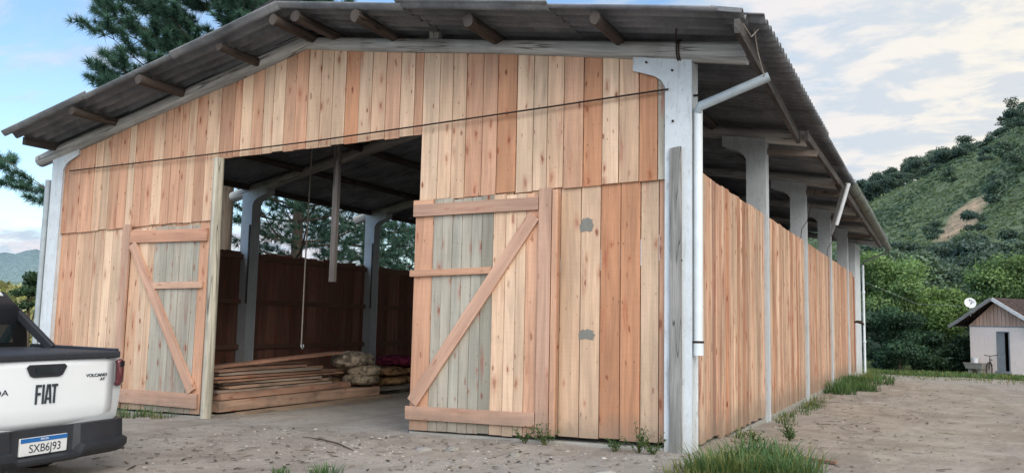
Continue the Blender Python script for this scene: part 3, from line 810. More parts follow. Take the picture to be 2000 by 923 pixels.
# tailgate: gently crowned, rounded panel, slightly proud of the body
def panel(mb, hw, z0, z1, y, r, crown, th=.03, n=14, m=10, tint=(1, 1, 1)):
    vs = []; fs = []
    for j in range(m + 1):
        for i in range(n + 1):
            u = -1 + 2 * i / n; w = j / m
            x = u * hw; z_ = z0 + (z1 - z0) * w
            # rounded corners
            ex = abs(u) * hw - (hw - r); ez = max(0, (z0 + r) - z_) if w < .5 else max(0, z_ - (z1 - r))
            if ex > 0 and ez > 0:
                L = math.hypot(ex, ez)
                if L > r: k = r / L; x = math.copysign((hw - r) + ex * k, u); z_ = (z0 + r - ez * k) if w < .5 else (z1 - r + ez * k)
            yy = y + crown * (u * u) - .022 * math.exp(-((w - .78) / .12) ** 2) * 0 + .03 * max(0, .22 - w) / .22
            vs.append((x, yy, z_))
    W = n + 1
    for j in range(m):
        for i in range(n): a = j * W + i; fs.append((a, a + 1, a + W + 1, a + W))
    b0 = len(vs); vs2 = [(p[0] * .995, p[1] + th, p[2]) for p in vs]
    ring = [i for i in range(W)] + [j * W + n for j in range(1, m + 1)] + [m * W + i for i in range(n - 1, -1, -1)] + [j * W for j in range(m - 1, 0, -1)]
    allv = vs + vs2
    for k in range(len(ring)):
        a, b_ = ring[k], ring[(k + 1) % len(ring)]; fs.append((b_, a, b0 + a, b0 + b_))
    mb.add(allv, fs, tint, smooth=True)
q = MB(); panel(q, .672, .485, 1.005, -.012, .05, .02); tg = q.build('tailgate', M['paint'], truck)
q = MB(); panel(q, .688, .48, 1.012, .003, .05, .02, th=.01); q.build('shut_line', M['black'], truck)
# recessed handle
q = MB()
hp = [(-.155, .972), (.155, .972), (.172, .955), (.14, .897), (.11, .884), (-.11, .884), (-.14, .897), (-.172, .955)]
q.prism(hp, -.022, -.002); q.build('handle', M['black'], tg, .006)
q = MB(); q.prism([(-.10, .95), (.10, .95), (.085, .91), (-.085, .91)], -.027, -.02); q.build('handle_grip', M['glass'], tg, .004)
def text(name, s, size, mat, parent, loc, rot=(R(90), 0, 0), sx=1.0, ext=.002, align='CENTER', shear=0, bold=0):
    cu = bpy.data.curves.new(name, 'FONT'); cu.body = s; cu.size = size; cu.extrude = ext; cu.align_x = align; cu.align_y = 'CENTER'; cu.shear = shear; cu.offset = bold
    t = bpy.data.objects.new(name + '_src', cu); COL.objects.link(t)
    dg = bpy.context.evaluated_depsgraph_get()
    me = bpy.data.meshes.new_from_object(t.evaluated_get(dg)); me.name = name
    bpy.data.objects.remove(t); bpy.data.curves.remove(cu)
    me.materials.clear(); me.materials.append(mat)
    o = link(name, me, parent); o.location = loc; o.rotation_euler = rot; o.scale = (sx, 1, 1); return o
# big wordmark, letters from bars
q = MB(); lw, lh, z0 = .018, .150, .672
def lbar(x0, z0_, x1, z1_, w=.019): q.bar((x0, -.0175, z0_), (x1, -.0175, z1_), .007, w, up=(0, 1, 0)) if False else q.prism(lpoly(x0, z0_, x1, z1_, w), -.0215, -.008)
def lpoly(x0, a, x1, b_, w):
    d = Vector((x1 - x0, b_ - a)); d.normalize(); nx, nz = -d.y * w / 2, d.x * w / 2
    return [((x0 + nx) * .74 + .01, a + nz), ((x0 - nx) * .74 + .01, a - nz), ((x1 - nx) * .74 + .01, b_ - nz), ((x1 + nx) * .74 + .01, b_ + nz)]
zt_ = z0 + lh
lbar(-.115, z0, -.115, zt_); lbar(-.1055, zt_ - .01, -.06, zt_ - .01); lbar(-.1055, z0 + lh * .52, -.068, z0 + lh * .52)
lbar(-.035, z0, -.035, zt_)
lbar(-.004, z0, .016, zt_); lbar(.058, z0, .038, zt_); lbar(.0165, zt_ - .009, .0375, zt_ - .009, .018); lbar(.0085, z0 + .038, .0455, z0 + .038, .016)
lbar(.10, z0, .10, zt_ - .0195); lbar(.066, zt_ - .01, .134, zt_ - .01)
q.build('lettering', M['letter'], tg)
text('lettering', 'STRADA', .062, M['letter'], tg, (-.46, -.009, .775), sx=1.35)
text('lettering', 'VOLCANO', .036, M['letter'], tg, (.485, -.006, .868), sx=1.2, bold=.0006)
text('lettering', 'AT', .03, M['letter'], tg, (.55, -.002, .832), sx=1.3, bold=.0006)
# soft top cover with lip
q = MB(); q.box(-.755, .755, .03, 1.22, 1.02, 1.062); q.box(-.70, .70, -.03, .05, 1.007, 1.058); q.build('bed_cover', M['vinyl'], truck, .012)
for s_ in (-1, 1):
    q = MB(); q.bar((.775 * s_, .10, 1.05), (.80 * s_, 1.2, 1.06), .05, .06); q.build('bed_rail', M['black'], truck, .012)
for s_ in (-1, 1):
    lp = []
    for (x, y) in ((.682, -.012), (.735, .0), (.782, .04), (.815, .13), (.82, .2)): lp.append((x * s_, y))
    q = MB(); vs = []; fs = []
    zs = [.775, .80, .965, .985]
    for zi, zz in enumerate(zs):
        k = .985 if zi in (0, 3) else 1.0
        for (x, y) in lp: vs.append((x * k, y - .012 * (k == 1.0), zz))
    W = len(lp)
    for a in range(3):
        for i in range(W - 1): fs.append((a * W + i, a * W + i + 1, (a + 1) * W + i + 1, (a + 1) * W + i))
    q.add(vs, fs, smooth=True); lm = q.build('tail_lamp', M['lamp'], truck)
    md = lm.modifiers.new('solid', 'SOLIDIFY'); md.thickness = .03; md.offset = 0
    q = MB(); vs = []; fs = []
    for zz in (.93, .975):
        for (x, y) in lp[:3]: vs.append((x * 1.004, y - .031, zz))
    fs = [(0, 1, 4, 3), (1, 2, 5, 4)]; q.add(vs, fs, smooth=True); q.build('lamp_lens', M['lampdark'], lm)
# bumper
q = MB()
bsec = lambda x, y: [(x, y + .03, .205), (x, y - .05, .225), (x, y - .10, .275), (x, y - .10, .325), (x, y - .04, .345), (x, y - .03, .487), (x, y + .04, .487)]
bcen = lambda x, y: [(x, y + .03, .205), (x, y - .05, .215), (x, y - .10, .24), (x, y - .10, .268), (x, y - .0, .28), (x, y - .0, .487), (x, y + .04, .487)]
loft(q, [(bcen if abs(x) < .29 else bsec)(x, y) for x, y in ((-.845, .42), (-.842, .16), (-.79, .03), (-.68, -.02), (-.31, -.035), (-.27, -.035), (.27, -.035), (.31, -.035), (.68, -.02), (.79, .03), (.842, .16), (.845, .42))])
bp = q.build('bumper', M['black'], truck, .006)
q = MB(); q.box(-.205, .205, -.052, -.03, .29, .425); pl_ = q.build('licence_plate', M['plate'], truck, .004)
q = MB(); q.box(-.203, .203, -.0545, -.0525, .39, .423); q.build('plate_band', M['plateblue'], pl_)
text('plate_text', 'SXB6J93', .088, M['letter'], pl_, (0.01, -.0535, .338), sx=.92, ext=.001)
text('plate_text', 'BRASIL', .022, M['plate'], pl_, (0, -.0555, .407), sx=1.1, ext=.0006)
# cab
def csec(y, hw, zt, zb=.95):
    half = [(hw + .10, zb), (hw + .075, zb + (zt - zb) * .5), (hw, zt - .06), (hw - .06, zt)]
    return [(x, y, z_) for x, z_ in half] + [(-x, y, z_) for x, z_ in reversed(half)]
q = MB(); loft(q, [csec(1.28, .73, 1.45), csec(1.5, .71, 1.57), csec(2.1, .70, 1.60), csec(2.7, .69, 1.57), csec(3.35, .70, 1.0)])
q.build('cab', M['black'], truck)
q = MB(); q.add([(-.66, 1.262, 1.10), (.66, 1.262, 1.10), (.60, 1.30, 1.44), (-.60, 1.30, 1.44)], [(0, 1, 2, 3)]); q.build('rear_window', M['glass'], truck)
q = MB(); loft(q, [[(x, y, z_) for (x, y, z_) in ((-.66, yy, zz - .03), (.66, yy, zz - .03), (.62, yy, zz + .012), (-.62, yy, zz + .012))] for yy, zz in ((1.42, 1.55), (2.1, 1.615), (2.72, 1.57))]); q.build('roof', M['paint'], truck, .01)
for s_ in (-1, 1):   # sloping sport-bar sails
    q = MB(); q.bar((.765 * s_, .88, 1.05), (.70 * s_, 1.55, 1.54), .05, .085); q.build('sport_bar', M['black'], truck, .015)
    for yy in (.92, 3.62):
        wv = bpy.data.objects.new('wheel', None); COL.objects.link(wv); wv.parent = truck; wv.location = (.71 * s_, yy, .305)
        q = MB(); pr = [(-.095, .2), (-.1, .25), (-.085, .30), (-.04, .312), (.04, .312), (.085, .30), (.1, .25), (.095, .2)]; n = 36; vs = []; fs = []
        for k in range(n):
            a = 2 * math.pi * k / n
            for (x, r_) in pr: vs.append((x, r_ * math.cos(a), r_ * math.sin(a)))
        for k in range(n):
            for i in range(7): a = k * 8 + i; b_ = ((k + 1) % n) * 8 + i; fs.append((a, a + 1, b_ + 1, b_))
        q.add(vs, fs, smooth=True); q.build('tyre', M['rubber'], wv)
        q = MB(); q.tube([(-.08, 0, 0), (.08, 0, 0)], .205, 28); 
        for k in range(5):
            a = k * 2 * math.pi / 5; q.bar((.085 * s_, .03 * math.cos(a), .03 * math.sin(a)), (.085 * s_, .2 * math.cos(a), .2 * math.sin(a)), .05, .03, up=(1, 0, 0))
        q.build('rim', M['alloy'], wv)

# ------------------------------------------------------------------ small house
M['plaster'] = concrete_mat('pinkish_plaster', (.92, .78, .71), (.36, .33, .31), .3)
M['gable'] = wood_mat('brown_cladding', .4, .8, .3)
M['tile'] = plain_mat('old_tiles', (.10, .075, .07), .9, 0, .1, .6, 9, bump=.3)
M['barge'] = plain_mat('pale_barge', (.62, .62, .62), .7, 0, .2, .2, 3)
M['doorgrey'] = plain_mat('grey_door', (.25, .27, .29), .6, 0, .3, .15, 3)
M['dark'] = plain_mat('dark_room', (.02, .018, .022), .9, 0, .1, .1, 3)
hx, hy = 4.62, 47.2
hz = gz(hx, hy)
house = thing('house', 'small pinkish house with brown boarded gable and tiled roof at yard edge', 'house', (hx, hy, hz), math.atan2(-.59, .81))
# local: x along the gable wall (s), y back along ridge, z up from ground
WT, AP, HM, HW = 1.89 - hz, 3.45 - hz, 1.81, 3.62
DL = 9.0
def wallbox(x0, x1, z0, z1, q): q.box(x0, x1, 0, .16, z0, z1)
q = MB(); d0, d1, dt = 1.72, 2.42, 1.56 - hz; db = -.72 - hz
wallbox(0, d0, -.6, WT, q); wallbox(d1, HW, -.6, WT, q); wallbox(d0, d1, dt, WT, q); wallbox(d0, d1, -.6, db, q)
q.box(0, .16, .16, DL, -.6, WT); q.box(HW - .16, HW, .16, DL, -.6, WT); q.box(.16, HW - .16, DL - .16, DL, -.6, WT)
q.build('wall', M['plaster'], house)
q = MB(); q.box(d0 - .3, d1 + .3, 1.2, 1.25, -.3, WT); q.box(.2, HW - .2, .2, DL - .2, db - .05, db - .02); q.build('room_shade', M['dark'], house)  # near-black sheets paint in the darkness of the unlit room
q = MB()
nb = 16
for k in range(nb):
    a = -.02 + (HW + .04) * k / nb; b_ = -.02 + (HW + .04) * (k + 1) / nb - .012
    f = lambda s_: AP - abs(s_ - HM) * (AP - WT - .05) / (HM + .02)
    plank(q, a, b_, WT + .004, lambda s_: max(WT + .02, f(s_)), -.02 if True else 0, .1, (.54, .36, .28))
q.build('gable', M['gable'], house)
q = MB(); q.box(-.02, HW + .02, -.03, -.005, WT - .03, WT + .03, (.5, .5, .5)); q.build('trim', M['doorgrey'], house)
sl = (AP + .12 - (1.87 - hz)) / 2.78
for sd in (-1, 1):
    q = MB(); nR = 26
    for j in range(9):           # courses of tiles
        s0 = 2.78 * j / 9; s1 = 2.78 * (j + 1) / 9 + .04
        for k in range(30):
            y0 = -.55 + k * (DL + 1.0) / 30; y1 = y0 + (DL + 1.0) / 30 - .02
            ju = rng.uniform(-.012, .012); tt = rng.uniform(.7, 1.3)
            z0 = AP + .12 - sl * s0 + .03 + ju; z1 = AP + .12 - sl * s1 + .055 + ju
            xa, xb = HM + sd * s0, HM + sd * s1
            q.hexa([(xa, y0, z0 - .03), (xb, y0, z1 - .03), (xb, y1, z1 - .03), (xa, y1, z0 - .03), (xa, y0, z0), (xb, y0, z1), (xb, y1, z1), (xa, y1, z0)], (tt,) * 3)
    rf = q.build('roof', M['tile'], house)
    q = MB(); q.bar((HM + sd * .02, -.58, AP + .06), (HM + sd * 2.80, -.58, AP + .06 - sl * 2.78), .05, .2); q.build('barge_board', M['barge'] if sd > 0 else M['greyboard'], house)
    q = MB(); q.box(min(HM + sd * 2.6, HM + sd * 2.0), max(HM + sd * 2.6, HM + sd * 2.0), -.5, DL, 1.86 - hz - .02, 1.86 - hz, (.5, .5, .5)); q.build('soffit', M['greyboard'], house)
q = MB(); q.box(d0 - .05, d0 + .02, -.02, .1, db, dt + .05); q.box(d1 - .02, d1 + .05, -.02, .1, db, dt + .05); q.box(d0, d1, -.018, .1, dt - .01, dt + .05); q.box(d0 - .1, d1 + .1, -.15, .1, db - .12, db)
q.build('door_frame', M['doorgrey'], house)
q = MB(); q.box(d0 + .02, d0 + .40, .05, .09, db + .01, dt - .01); dd = q.build('door', M['doorgrey'], house)
q = MB(); q.tube([(d0 + .33, .05, db + 1.1), (d0 + .33, .0, db + 1.1)], .03, 8); q.build('handle', M['alloy'], dd)
hm = Matrix.Translation((hx, hy, hz)) @ Matrix.Rotation(math.atan2(-.59, .81), 4, 'Z')
def hpt(x, y, z_): return hm @ Vector((x, y, z_))
# dish
dish = thing('satellite_dish', 'pale satellite dish lettered TV on the left roof slope of the house', 'satellite dish', hpt(.42, -.5, 2.65 - hz + 0), R(0))
q = MB(); q.tube([(0, 0, -.15), (0, 0, .42)], .035, 8); q.tube([(0, 0, -.05), (.25, .05, .1)], .025, 8); q.build('mast', M['galv'], dish)
q = MB(); nR_, nA = 6, 28; vs = [(0, 0, 0)]; fs = []
for i in range(1, nR_ + 1):
    rr = i / nR_
    for k in range(nA): a = 2 * math.pi * k / nA; vs.append((.33 * rr * math.cos(a), -.08 * rr * rr, .31 * rr * math.sin(a)))
for k in range(nA): fs.append((0, 1 + k, 1 + (k + 1) % nA))
for i in range(nR_ - 1):
    for k in range(nA): a = 1 + i * nA + k; b_ = 1 + i * nA + (k + 1) % nA; fs.append((a, a + nA, b_ + nA, b_))
q.add(vs, fs, smooth=True); rf = q.build('reflector', M['plate'], dish); rf.location = (0, -.04, .62); rf.rotation_euler = (R(-12), R(28), R(8))
md = rf.modifiers.new('solid', 'SOLIDIFY'); md.thickness = .015
text('lettering', 'TV', .21, M['letter'], rf, (0, -.06, .11), sx=1.25, ext=.002)
q = MB(); q.tube([(0, -.02, -.34), (0, -.3, -.3), (0, -.42, -.12)], .014, 6); q.tube([(0, -.4, -.14), (0, -.46, -.08)], .04, 8); q.build('feed_arm', M['galv'], rf)
# outdoor washing trough, bucket, bicycle
tr = thing('wash_trough', 'grey concrete wash trough standing against the house wall', 'trough', hpt(.62, -.42, gz(*hpt(.62, -.42, 0)[:2]) - hz), house.rotation_euler[2])
q = MB(); q.hexa([(-.5, -.28, .42), (.5, -.28, .42), (.5, .28, .42), (-.5, .28, .42), (-.6, -.33, .75), (.6, -.33, .75), (.6, .33, .75), (-.6, .33, .75)]); q.box(-.62, .62, -.35, -.28, .74, .79); q.box(-.62, .62, .28, .35, .74, .79); q.build('basin', M['footing'], tr, .015)
for sx_ in (-.3, .3):
    q = MB(); q.box(sx_ - .1, sx_ + .1, -.2, .2, -.15, .42); q.build('leg', M['footing'], tr, .01)
bk = thing('bucket', 'white plastic bucket standing on the concrete wash trough', 'bucket', hpt(.55, -.4, gz(*hpt(.62, -.42, 0)[:2]) - hz + .79), 0)
q = MB(); q.tube([(0, 0, 0), (0, 0, .3)], [.17, .21], 18); q.tube([(0, 0, .28), (0, 0, .31)], [.225, .225], 18); q.build('pail', M['plate'], bk)
q = MB(); q.tube([(.21 * math.cos(a), 0, .28 - .17 * math.sin(a)) for a in [math.pi * i / 10 for i in range(11)]], .008, 5); q.build('handle', M['galv'], bk)
bp_ = hpt(1.45, -.45, 0)
bike = thing('bicycle', 'dark bicycle leaning beside the wash trough, handlebars facing the yard', 'bicycle', (bp_.x, bp_.y, gz(bp_.x, bp_.y)), house.rotation_euler[2] + R(12), None, 1.3)
def torus(q, c, r_, t, n=28, m=8):
    vs = []; fs = []
    for k in range(n):
        a = 2 * math.pi * k / n
        for j in range(m): b_ = 2 * math.pi * j / m; vs.append((c[0] + t * math.sin(b_), c[1] + (r_ + t * math.cos(b_)) * math.cos(a), c[2] + (r_ + t * math.cos(b_)) * math.sin(a)))
    for k in range(n):
        for j in range(m): fs.append((k * m + j, k * m + (j + 1) % m, ((k + 1) % n) * m + (j + 1) % m, ((k + 1) % n) * m + j))
    q.add(vs, fs, smooth=True)
for y in (0, 1.02):
    q = MB(); torus(q, (0, y, .33), .31, .022)
    for k in range(10): a = k * math.pi / 5; q.tube([(0, y, .33), (0, y + .3 * math.cos(a), .33 + .3 * math.sin(a))], .003, 4)
    q.build('wheel', M['rubber'], bike)
q = MB(); q.tube([(0, 0, .33), (0, .12, .85)], .018, 8); q.tube([(0, .1, .78), (0, .62, .72)], .018, 8); q.tube([(0, .12, .7), (0, .55, .3)], .018, 8); q.tube([(0, .55, .3), (0, .64, .8)], .017, 8); q.tube([(0, .55, .3), (0, 1.02, .33)], .013, 8); q.tube([(0, .62, .72), (0, 1.02, .33)], .012, 8); q.build('frame', M['iron'], bike)
q = MB(); q.tube([(-.28, .22, .98), (-.2, .05, .97), (0, .08, .93), (.2, .05, .97), (.28, .22, .98)], .016, 8); q.tube([(0, .12, .84), (0, .09, .93)], .016, 8); q.build('handlebar', M['iron'], bike)
q = MB(); q.hexa([(-.05, .48, .82), (.05, .48, .82), (.09, .76, .82), (-.09, .76, .82), (-.04, .48, .86), (.04, .48, .86), (.09, .76, .88), (-.09, .76, .88)]); q.build('saddle', M['black'], bike, .01)

# ------------------------------------------------------------------ vegetation makers
def leafcloud(n, centers, radii, size, cols, r_, shell=.55, flat=1.0, sun=(.2, -.35, .9)):
    """n leaf quads spread through lobes; returns V,F,T"""
    centers = np.asarray(centers, float); radii = np.asarray(radii, float)
    if radii.ndim == 1: radii = np.repeat(radii[:, None], 3, 1)
    w = (radii.prod(1)) ** .67; li = r_.choice(len(centers), n, p=w / w.sum())
    d = r_.normal(size=(n, 3)); d /= np.linalg.norm(d, axis=1, keepdims=True)
    rad = shell + (1 - shell) * r_.random(n) ** .6
    rad *= 1 + .18 * r_.normal(size=n)
    P = centers[li] + d * radii[li] * rad[:, None]
    nrm = d * .6 + r_.normal(size=(n, 3)) * .6 + np.array([0, 0, .35 * flat]); nrm /= np.linalg.norm(nrm, axis=1, keepdims=True)
    t = np.cross(nrm, r_.normal(size=(n, 3))); t /= np.linalg.norm(t, axis=1, keepdims=True); b = np.cross(nrm, t)
    s_ = size * (.6 + .8 * r_.random(n))
    a1 = t * s_[:, None]; a2 = b * (s_ * .55)[:, None]
    V = np.stack([P - a1, P - a2 * 1 + a1 * .1 + nrm * (s_ * .12)[:, None], P + a1, P + a2 + a1 * .1 + nrm * (s_ * .12)[:, None]], 1).reshape(-1, 3)
    F = np.arange(4 * n).reshape(-1, 4)
    up = d @ np.array(sun) / np.linalg.norm(sun)  # painted light: leaves facing the sun vector get the lighter colour
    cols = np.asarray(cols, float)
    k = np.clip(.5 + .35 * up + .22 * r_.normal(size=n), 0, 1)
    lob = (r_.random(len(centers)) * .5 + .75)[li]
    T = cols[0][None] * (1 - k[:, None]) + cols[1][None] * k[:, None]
    T *= lob[:, None] * (.55 + .45 * np.clip(rad, 0, 1))[:, None]  # random lobe tone; inner leaves darkened, crown shade put into the colour
    return V, F, np.repeat(T, 4, 0)
def limbs(mb, base, tips, r0, lean=(0, 0), seed=0, split=.45):
    """trunk and limbs: base -> split point -> tips"""
    b = Vector(base)
    top = max(t[2] for t in tips)
    mid = b + Vector((lean[0], lean[1], (top - b.z) * split))
    mb.tube([b, b.lerp(mid, .5) + Vector((rng.uniform(-.1, .1), rng.uniform(-.1, .1), 0)), mid], [r0 * 1.15, r0 * .9, r0 * .75], 9, wob=.15)
    for t in tips:
        t = Vector(t); m = mid.lerp(t, .5) + Vector((rng.uniform(-.3, .3), rng.uniform(-.3, .3), .15))
        mb.tube([mid - Vector((0, 0, .1)), m, t], [r0 * .5, r0 * .32, r0 * .12], 6, wob=.1)
def tree(name, label, cat, loc, lobes, radii, n, size, cols, seed, r0=.18, group=None, base_z=0, shell=.5, parts=True):
    r_ = np.random.default_rng(seed)
    V, F, T = leafcloud(n, lobes, radii, size, cols, r_, shell)
    if parts:
        t = thing(name, label, cat, loc, 0, group)
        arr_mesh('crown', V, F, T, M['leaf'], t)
        q = MB(); limbs(q, (0, 0, base_z - .3), [tuple(c) for c in lobes[:7]], r0); q.build('trunk', M['bark'], t)
        return t
    o = arr_mesh(name, V, F, T, M['leaf']); o.location = loc; tag(o, label, cat, group); return o
def lobes_for(r_, n, rx, rz, zc, rl):
    c = []; rr = []
    for i in range(n):
        a = r_.uniform(0, 2 * math.pi); q = math.sqrt(r_.uniform(0, 1)) * .8; h = r_.uniform(-1, 1) * .8
        k = math.sqrt(max(.1, 1 - h * h))
        c.append((rx * q * k * math.cos(a), rx * q * k * math.sin(a), zc + rz * h)); rr.append((rl * r_.uniform(.75, 1.25), rl * r_.uniform(.75, 1.25), rl * r_.uniform(.5, .85)))
    return c, rr

# pines: trunk with whorled limbs, needle tufts
def pine(label, loc, H, seed, z0=3.5, zl=4.6, dens=1.0, extra=(), cols=((.03, .075, .06), (.085, .18, .125)), rz=0, r0=.3, drop=()):
    r_ = np.random.default_rng(seed); t = thing('pine_tree', label, 'pine tree', loc, rz, 'pines standing beyond the barn')
    q = MB(); q.tube([(0, 0, -.8), (.05, 0, H * .3), (-.05, .05, H * .6), (0, 0, H)], [r0, r0 * .8, r0 * .5, .04], 10, wob=.12)
    tufts = []; zz = z0; todo = list(extra)
    while zz < H - .3:
        f = (zz - z0) / (H - z0); nb_ = r_.integers(3, 6); off = r_.uniform(0, 6.28)
        for b in range(nb_ + len(todo)):
            az = off + b * 2 * math.pi / nb_ + r_.uniform(-.35, .35); L = zl * (1 - f) ** .75 * r_.uniform(.7, 1.12) + .5; zk = zz
            if b >= nb_: zk, az, L = todo[b - nb_]
            el = R(r_.uniform(0, 16) + 26 * f); d = np.array([math.cos(az) * math.cos(el), math.sin(az) * math.cos(el), math.sin(el)])
            if b == nb_ + len(todo) - 1 and todo: todo_done = True
            sidev = np.array([-math.sin(az), math.cos(az), 0]); pts = []
            ph = r_.uniform(0, 6)
            for k in range(7):
                s_ = k / 6; pts.append(np.array([0, 0, zk]) + d * L * s_ + np.array([0, 0, 1]) * L * (.10 * s_ * s_ - .07 * math.sin(s_ * 3.1)) + sidev * .15 * math.sin(s_ * 4 + ph) * s_)
            q.tube([tuple(p) for p in pts], [max(.012, .075 * (1 - f * .6) * (1 - k / 6.6)) for k in range(7)], 5)
            for k in range(2, 7):
                for sd in (-1, 1, 0):
                    if sd == 0 and k < 6: continue
                    if r_.random() > .92: continue
                    o = pts[k]; tl = (L * .36 * (1 - .5 * k / 6) + .25) * r_.uniform(.7, 1.2)
                    td = d * r_.uniform(.55, 1.0) + sidev * sd * r_.uniform(.6, 1.0) + np.array([0, 0, r_.uniform(-.05, .45)]); td /= np.linalg.norm(td)
                    q.tube([tuple(o), tuple(o + td * tl * .9)], [.018, .006], 3, caps=False)
                    nt_ = max(3, int(tl / .12 * dens))
                    for m in range(nt_):
                        s_ = .28 + .75 * m / max(1, nt_ - 1); tufts.append((o + td * tl * s_ + r_.normal(size=3) * .05, td, k / 6))
        todo = []
        zz += r_.uniform(.30, .52) * (1 if dens > 1 else 1.7)
    q.build('trunk', M['bark'], t)
    P = np.array([x[0] for x in tufts]); D = np.array([x[1] for x in tufts]); n = len(P); K = 44
    dd = np.repeat(D, K, 0) * .62 + r_.normal(size=(n * K, 3)) * .62; dd /= np.linalg.norm(dd, axis=1, keepdims=True)
    PP = np.repeat(P, K, 0); L = (.22 + .16 * r_.random(n * K))[:, None]
    sd = np.cross(dd, r_.normal(size=(n * K, 3))); sd /= np.linalg.norm(sd, axis=1, keepdims=True); sd *= .0105
    V = np.stack([PP - sd, PP + sd, PP + dd * L], 1).reshape(-1, 3); F = np.arange(3 * n * K).reshape(-1, 3)
    c0, c1 = np.array(cols[0]), np.array(cols[1]); kk = np.clip(.35 + .5 * dd[:, 2] + .25 * np.repeat(r_.normal(size=n), K), 0, 1)[:, None]
    T = np.repeat(c0 * (1 - kk) + c1 * kk, 3, 0)
    arr_mesh('crown', V, F, T, M['needle'], t); return t
pine('tall dark pine rising behind the left roof slope of the barn', (-19.0, 9.7, gz(-19, 9)), 19.5, 4, 8.4, 3.7, 1.5, ((4.6, R(205), 7.9), (4.2, R(192), 6.4), (4.9, R(198), 7.0)))
pine('pine with bare lower limbs seen through the doorway beyond the second column', (-19.6, 14.0, gz(-19, 14)), 14, 8, 3.2, 3.7, .5)
pine('pine seen through the doorway just left of the third column', (-20.6, 19.8, gz(-20, 19)), 15, 12, 2.9, 4.2, .5)
pine('farther pine seen through the doorway near its right jamb', (-19.5, 26.0, gz(-19, 26)), 14, 19, 2.9, 4.0, .5)

# ------------------------------------------------------------------ trees behind the yard
GREENA = ((.065, .12, .055), (.24, .36, .14)); GREENB = ((.055, .105, .05), (.21, .32, .12)); DARKG = ((.016, .04, .028), (.06, .11, .06)); BLUEG = ((.035, .075, .06), (.09, .155, .11))
r_ = np.random.default_rng(5)
c, rr = lobes_for(r_, 22, 3.6, 2.7, 5.4, 1.25)
tree('broadleaf_tree', 'feathery light green tree with spreading crown just right of the barn end', 'tree', (.35, 51, gz(.3, 48)), c, rr, 15000, .105, GREENA, 21, .2)
c, rr = lobes_for(r_, 16, 2.6, 1.9, 3.9, 1.0)
tree('broadleaf_tree', 'low bright green tree between the dark round bush and the house', 'tree', (3.0, 51.5, gz(3, 48)), c, rr, 9000, .105, ((.07, .135, .05), (.25, .38, .13)), 22, .14)
c, rr = lobes_for(r_, 20, 3.4, 2.5, 5.6, 1.2)
tree('broadleaf_tree', 'light green tree rising behind the house roof and dish', 'tree', (7.4, 57.5, gz(7, 50)), c, rr, 13000, .11, GREENB, 23, .2)
c, rr = lobes_for(r_, 14, 1.45, 1.85, 2.2, .75)
tree('round_bush', 'dense dark round bush with glossy leaves at the yard edge', 'bush', (.72, 44.6, gz(.7, 44.6)), c, rr, 9000, .085, ((.012, .036, .024), (.065, .13, .075)), 24, .12, shell=.75)
for i, (x, y, rx, h, cl, lb) in enumerate(((-1.55, 45.5, 1.1, 3.6, BLUEG, 'dull blue-green bush half hidden behind the barn end'), (2.7, 49.0, 1.3, 2.7, DARKG, 'low dark bush right of the dense round bush'), (4.1, 49.8, 1.2, 2.5, DARKG, 'low dark bush beside the left corner of the house'),
                                   (1.5, 49.5, 1.5, 3.4, BLUEG, 'blue-green bush behind the dense round bush'), (-.3, 48.0, 1.5, 4.2, BLUEG, 'tall blue-green bush left of the dense round bush'))):
    c, rr = lobes_for(r_, 10, rx, h * .5, h * .5, .7)
    tree('bush', lb, 'bush', (x, y, gz(x, y)), c, rr, 4500, .10, cl, 40 + i, .08, shell=.6)

# ------------------------------------------------------------------ hill on the right, mountains on the left
CXY = (2.89, -10.69)
def hillz(r, a):
    zs = interp(a, [-40, -18, -8, -4.1, -1.8, .45, 2.5, 4.4, 7, 14, 40], [2, 6, 19, 26, 29.5, 33.5, 36.8, 41, 47, 58, 60])
    zr = interp(a, [-40, -20, -8, -5.5, -3.7, -2, 0, 1.8, 3, 4.6, 8, 14, 40], [5, 18, 31, 35, 37.5, 40, 42, 43.5, 45.5, 50, 58, 67, 70])
    z = interp(r, [60, 72, 100, 125, 150, 180, 198, 215, 250, 300, 400], [-3.2, -2.0, 2.5, zs * .28, zs * .62, zs, zs * .98, lerp(zs, zr, .25) , zr, zr - 8, zr - 60])
    x, y = r * math.sin(R(a)), r * math.cos(R(a))
    return z + (1.1 * mnoise.noise(Vector((x * .05, y * .05, 1))) + .5 * mnoise.noise(Vector((x * .16, y * .16, 5)))) * clamp((r - 60) / 40)
def hp3(r, a): return (CXY[0] + r * math.sin(R(a)), CXY[1] + r * math.cos(R(a)), hillz(r, a))
def scar(r, a): return sm(1.15, .75, math.hypot((a - 1.6) / 1.45, (r - 143 - (a - 1.6) * 3) / 6.5) + .3 * mnoise.noise(Vector((a * 1.3, r * .12, 4))))
def hill_mat():
    m, nt, b, out = newmat('hillside'); n = N(nt); p = n.pos(); t = n.attr('tint').outputs['Color']
    a = n.noise(p, .5, 5, .7); f = n.noise(p, 2.6, 4, .7)
    c = n.mix(n.rng(a, .32, .68), n.mix(1, t, c4((.62, .66, .66)), 'MULTIPLY'), n.mix(1, t, c4((1.25, 1.22, 1.12)), 'MULTIPLY'))
    c = n.mix(n.rng(f, .5, .72, 0, .5), c, n.mix(1, t, c4((.5, .56, .6)), 'MULTIPLY'))
    n.put(b.inputs['Base Color'], c); b.inputs['Roughness'].default_value = 1; b.inputs['Specular IOR Level'].default_value = 0
    n.put(b.inputs['Normal'], n.bump(n.math('ADD', a, f), .8, .6)); return m
M['hill'] = hill_mat()
q = MB(); As = np.linspace(-40, 40, 200); Rs = np.concatenate([np.linspace(60, 260, 110), np.linspace(265, 400, 20)]); vs = []; ts = []; fs = []
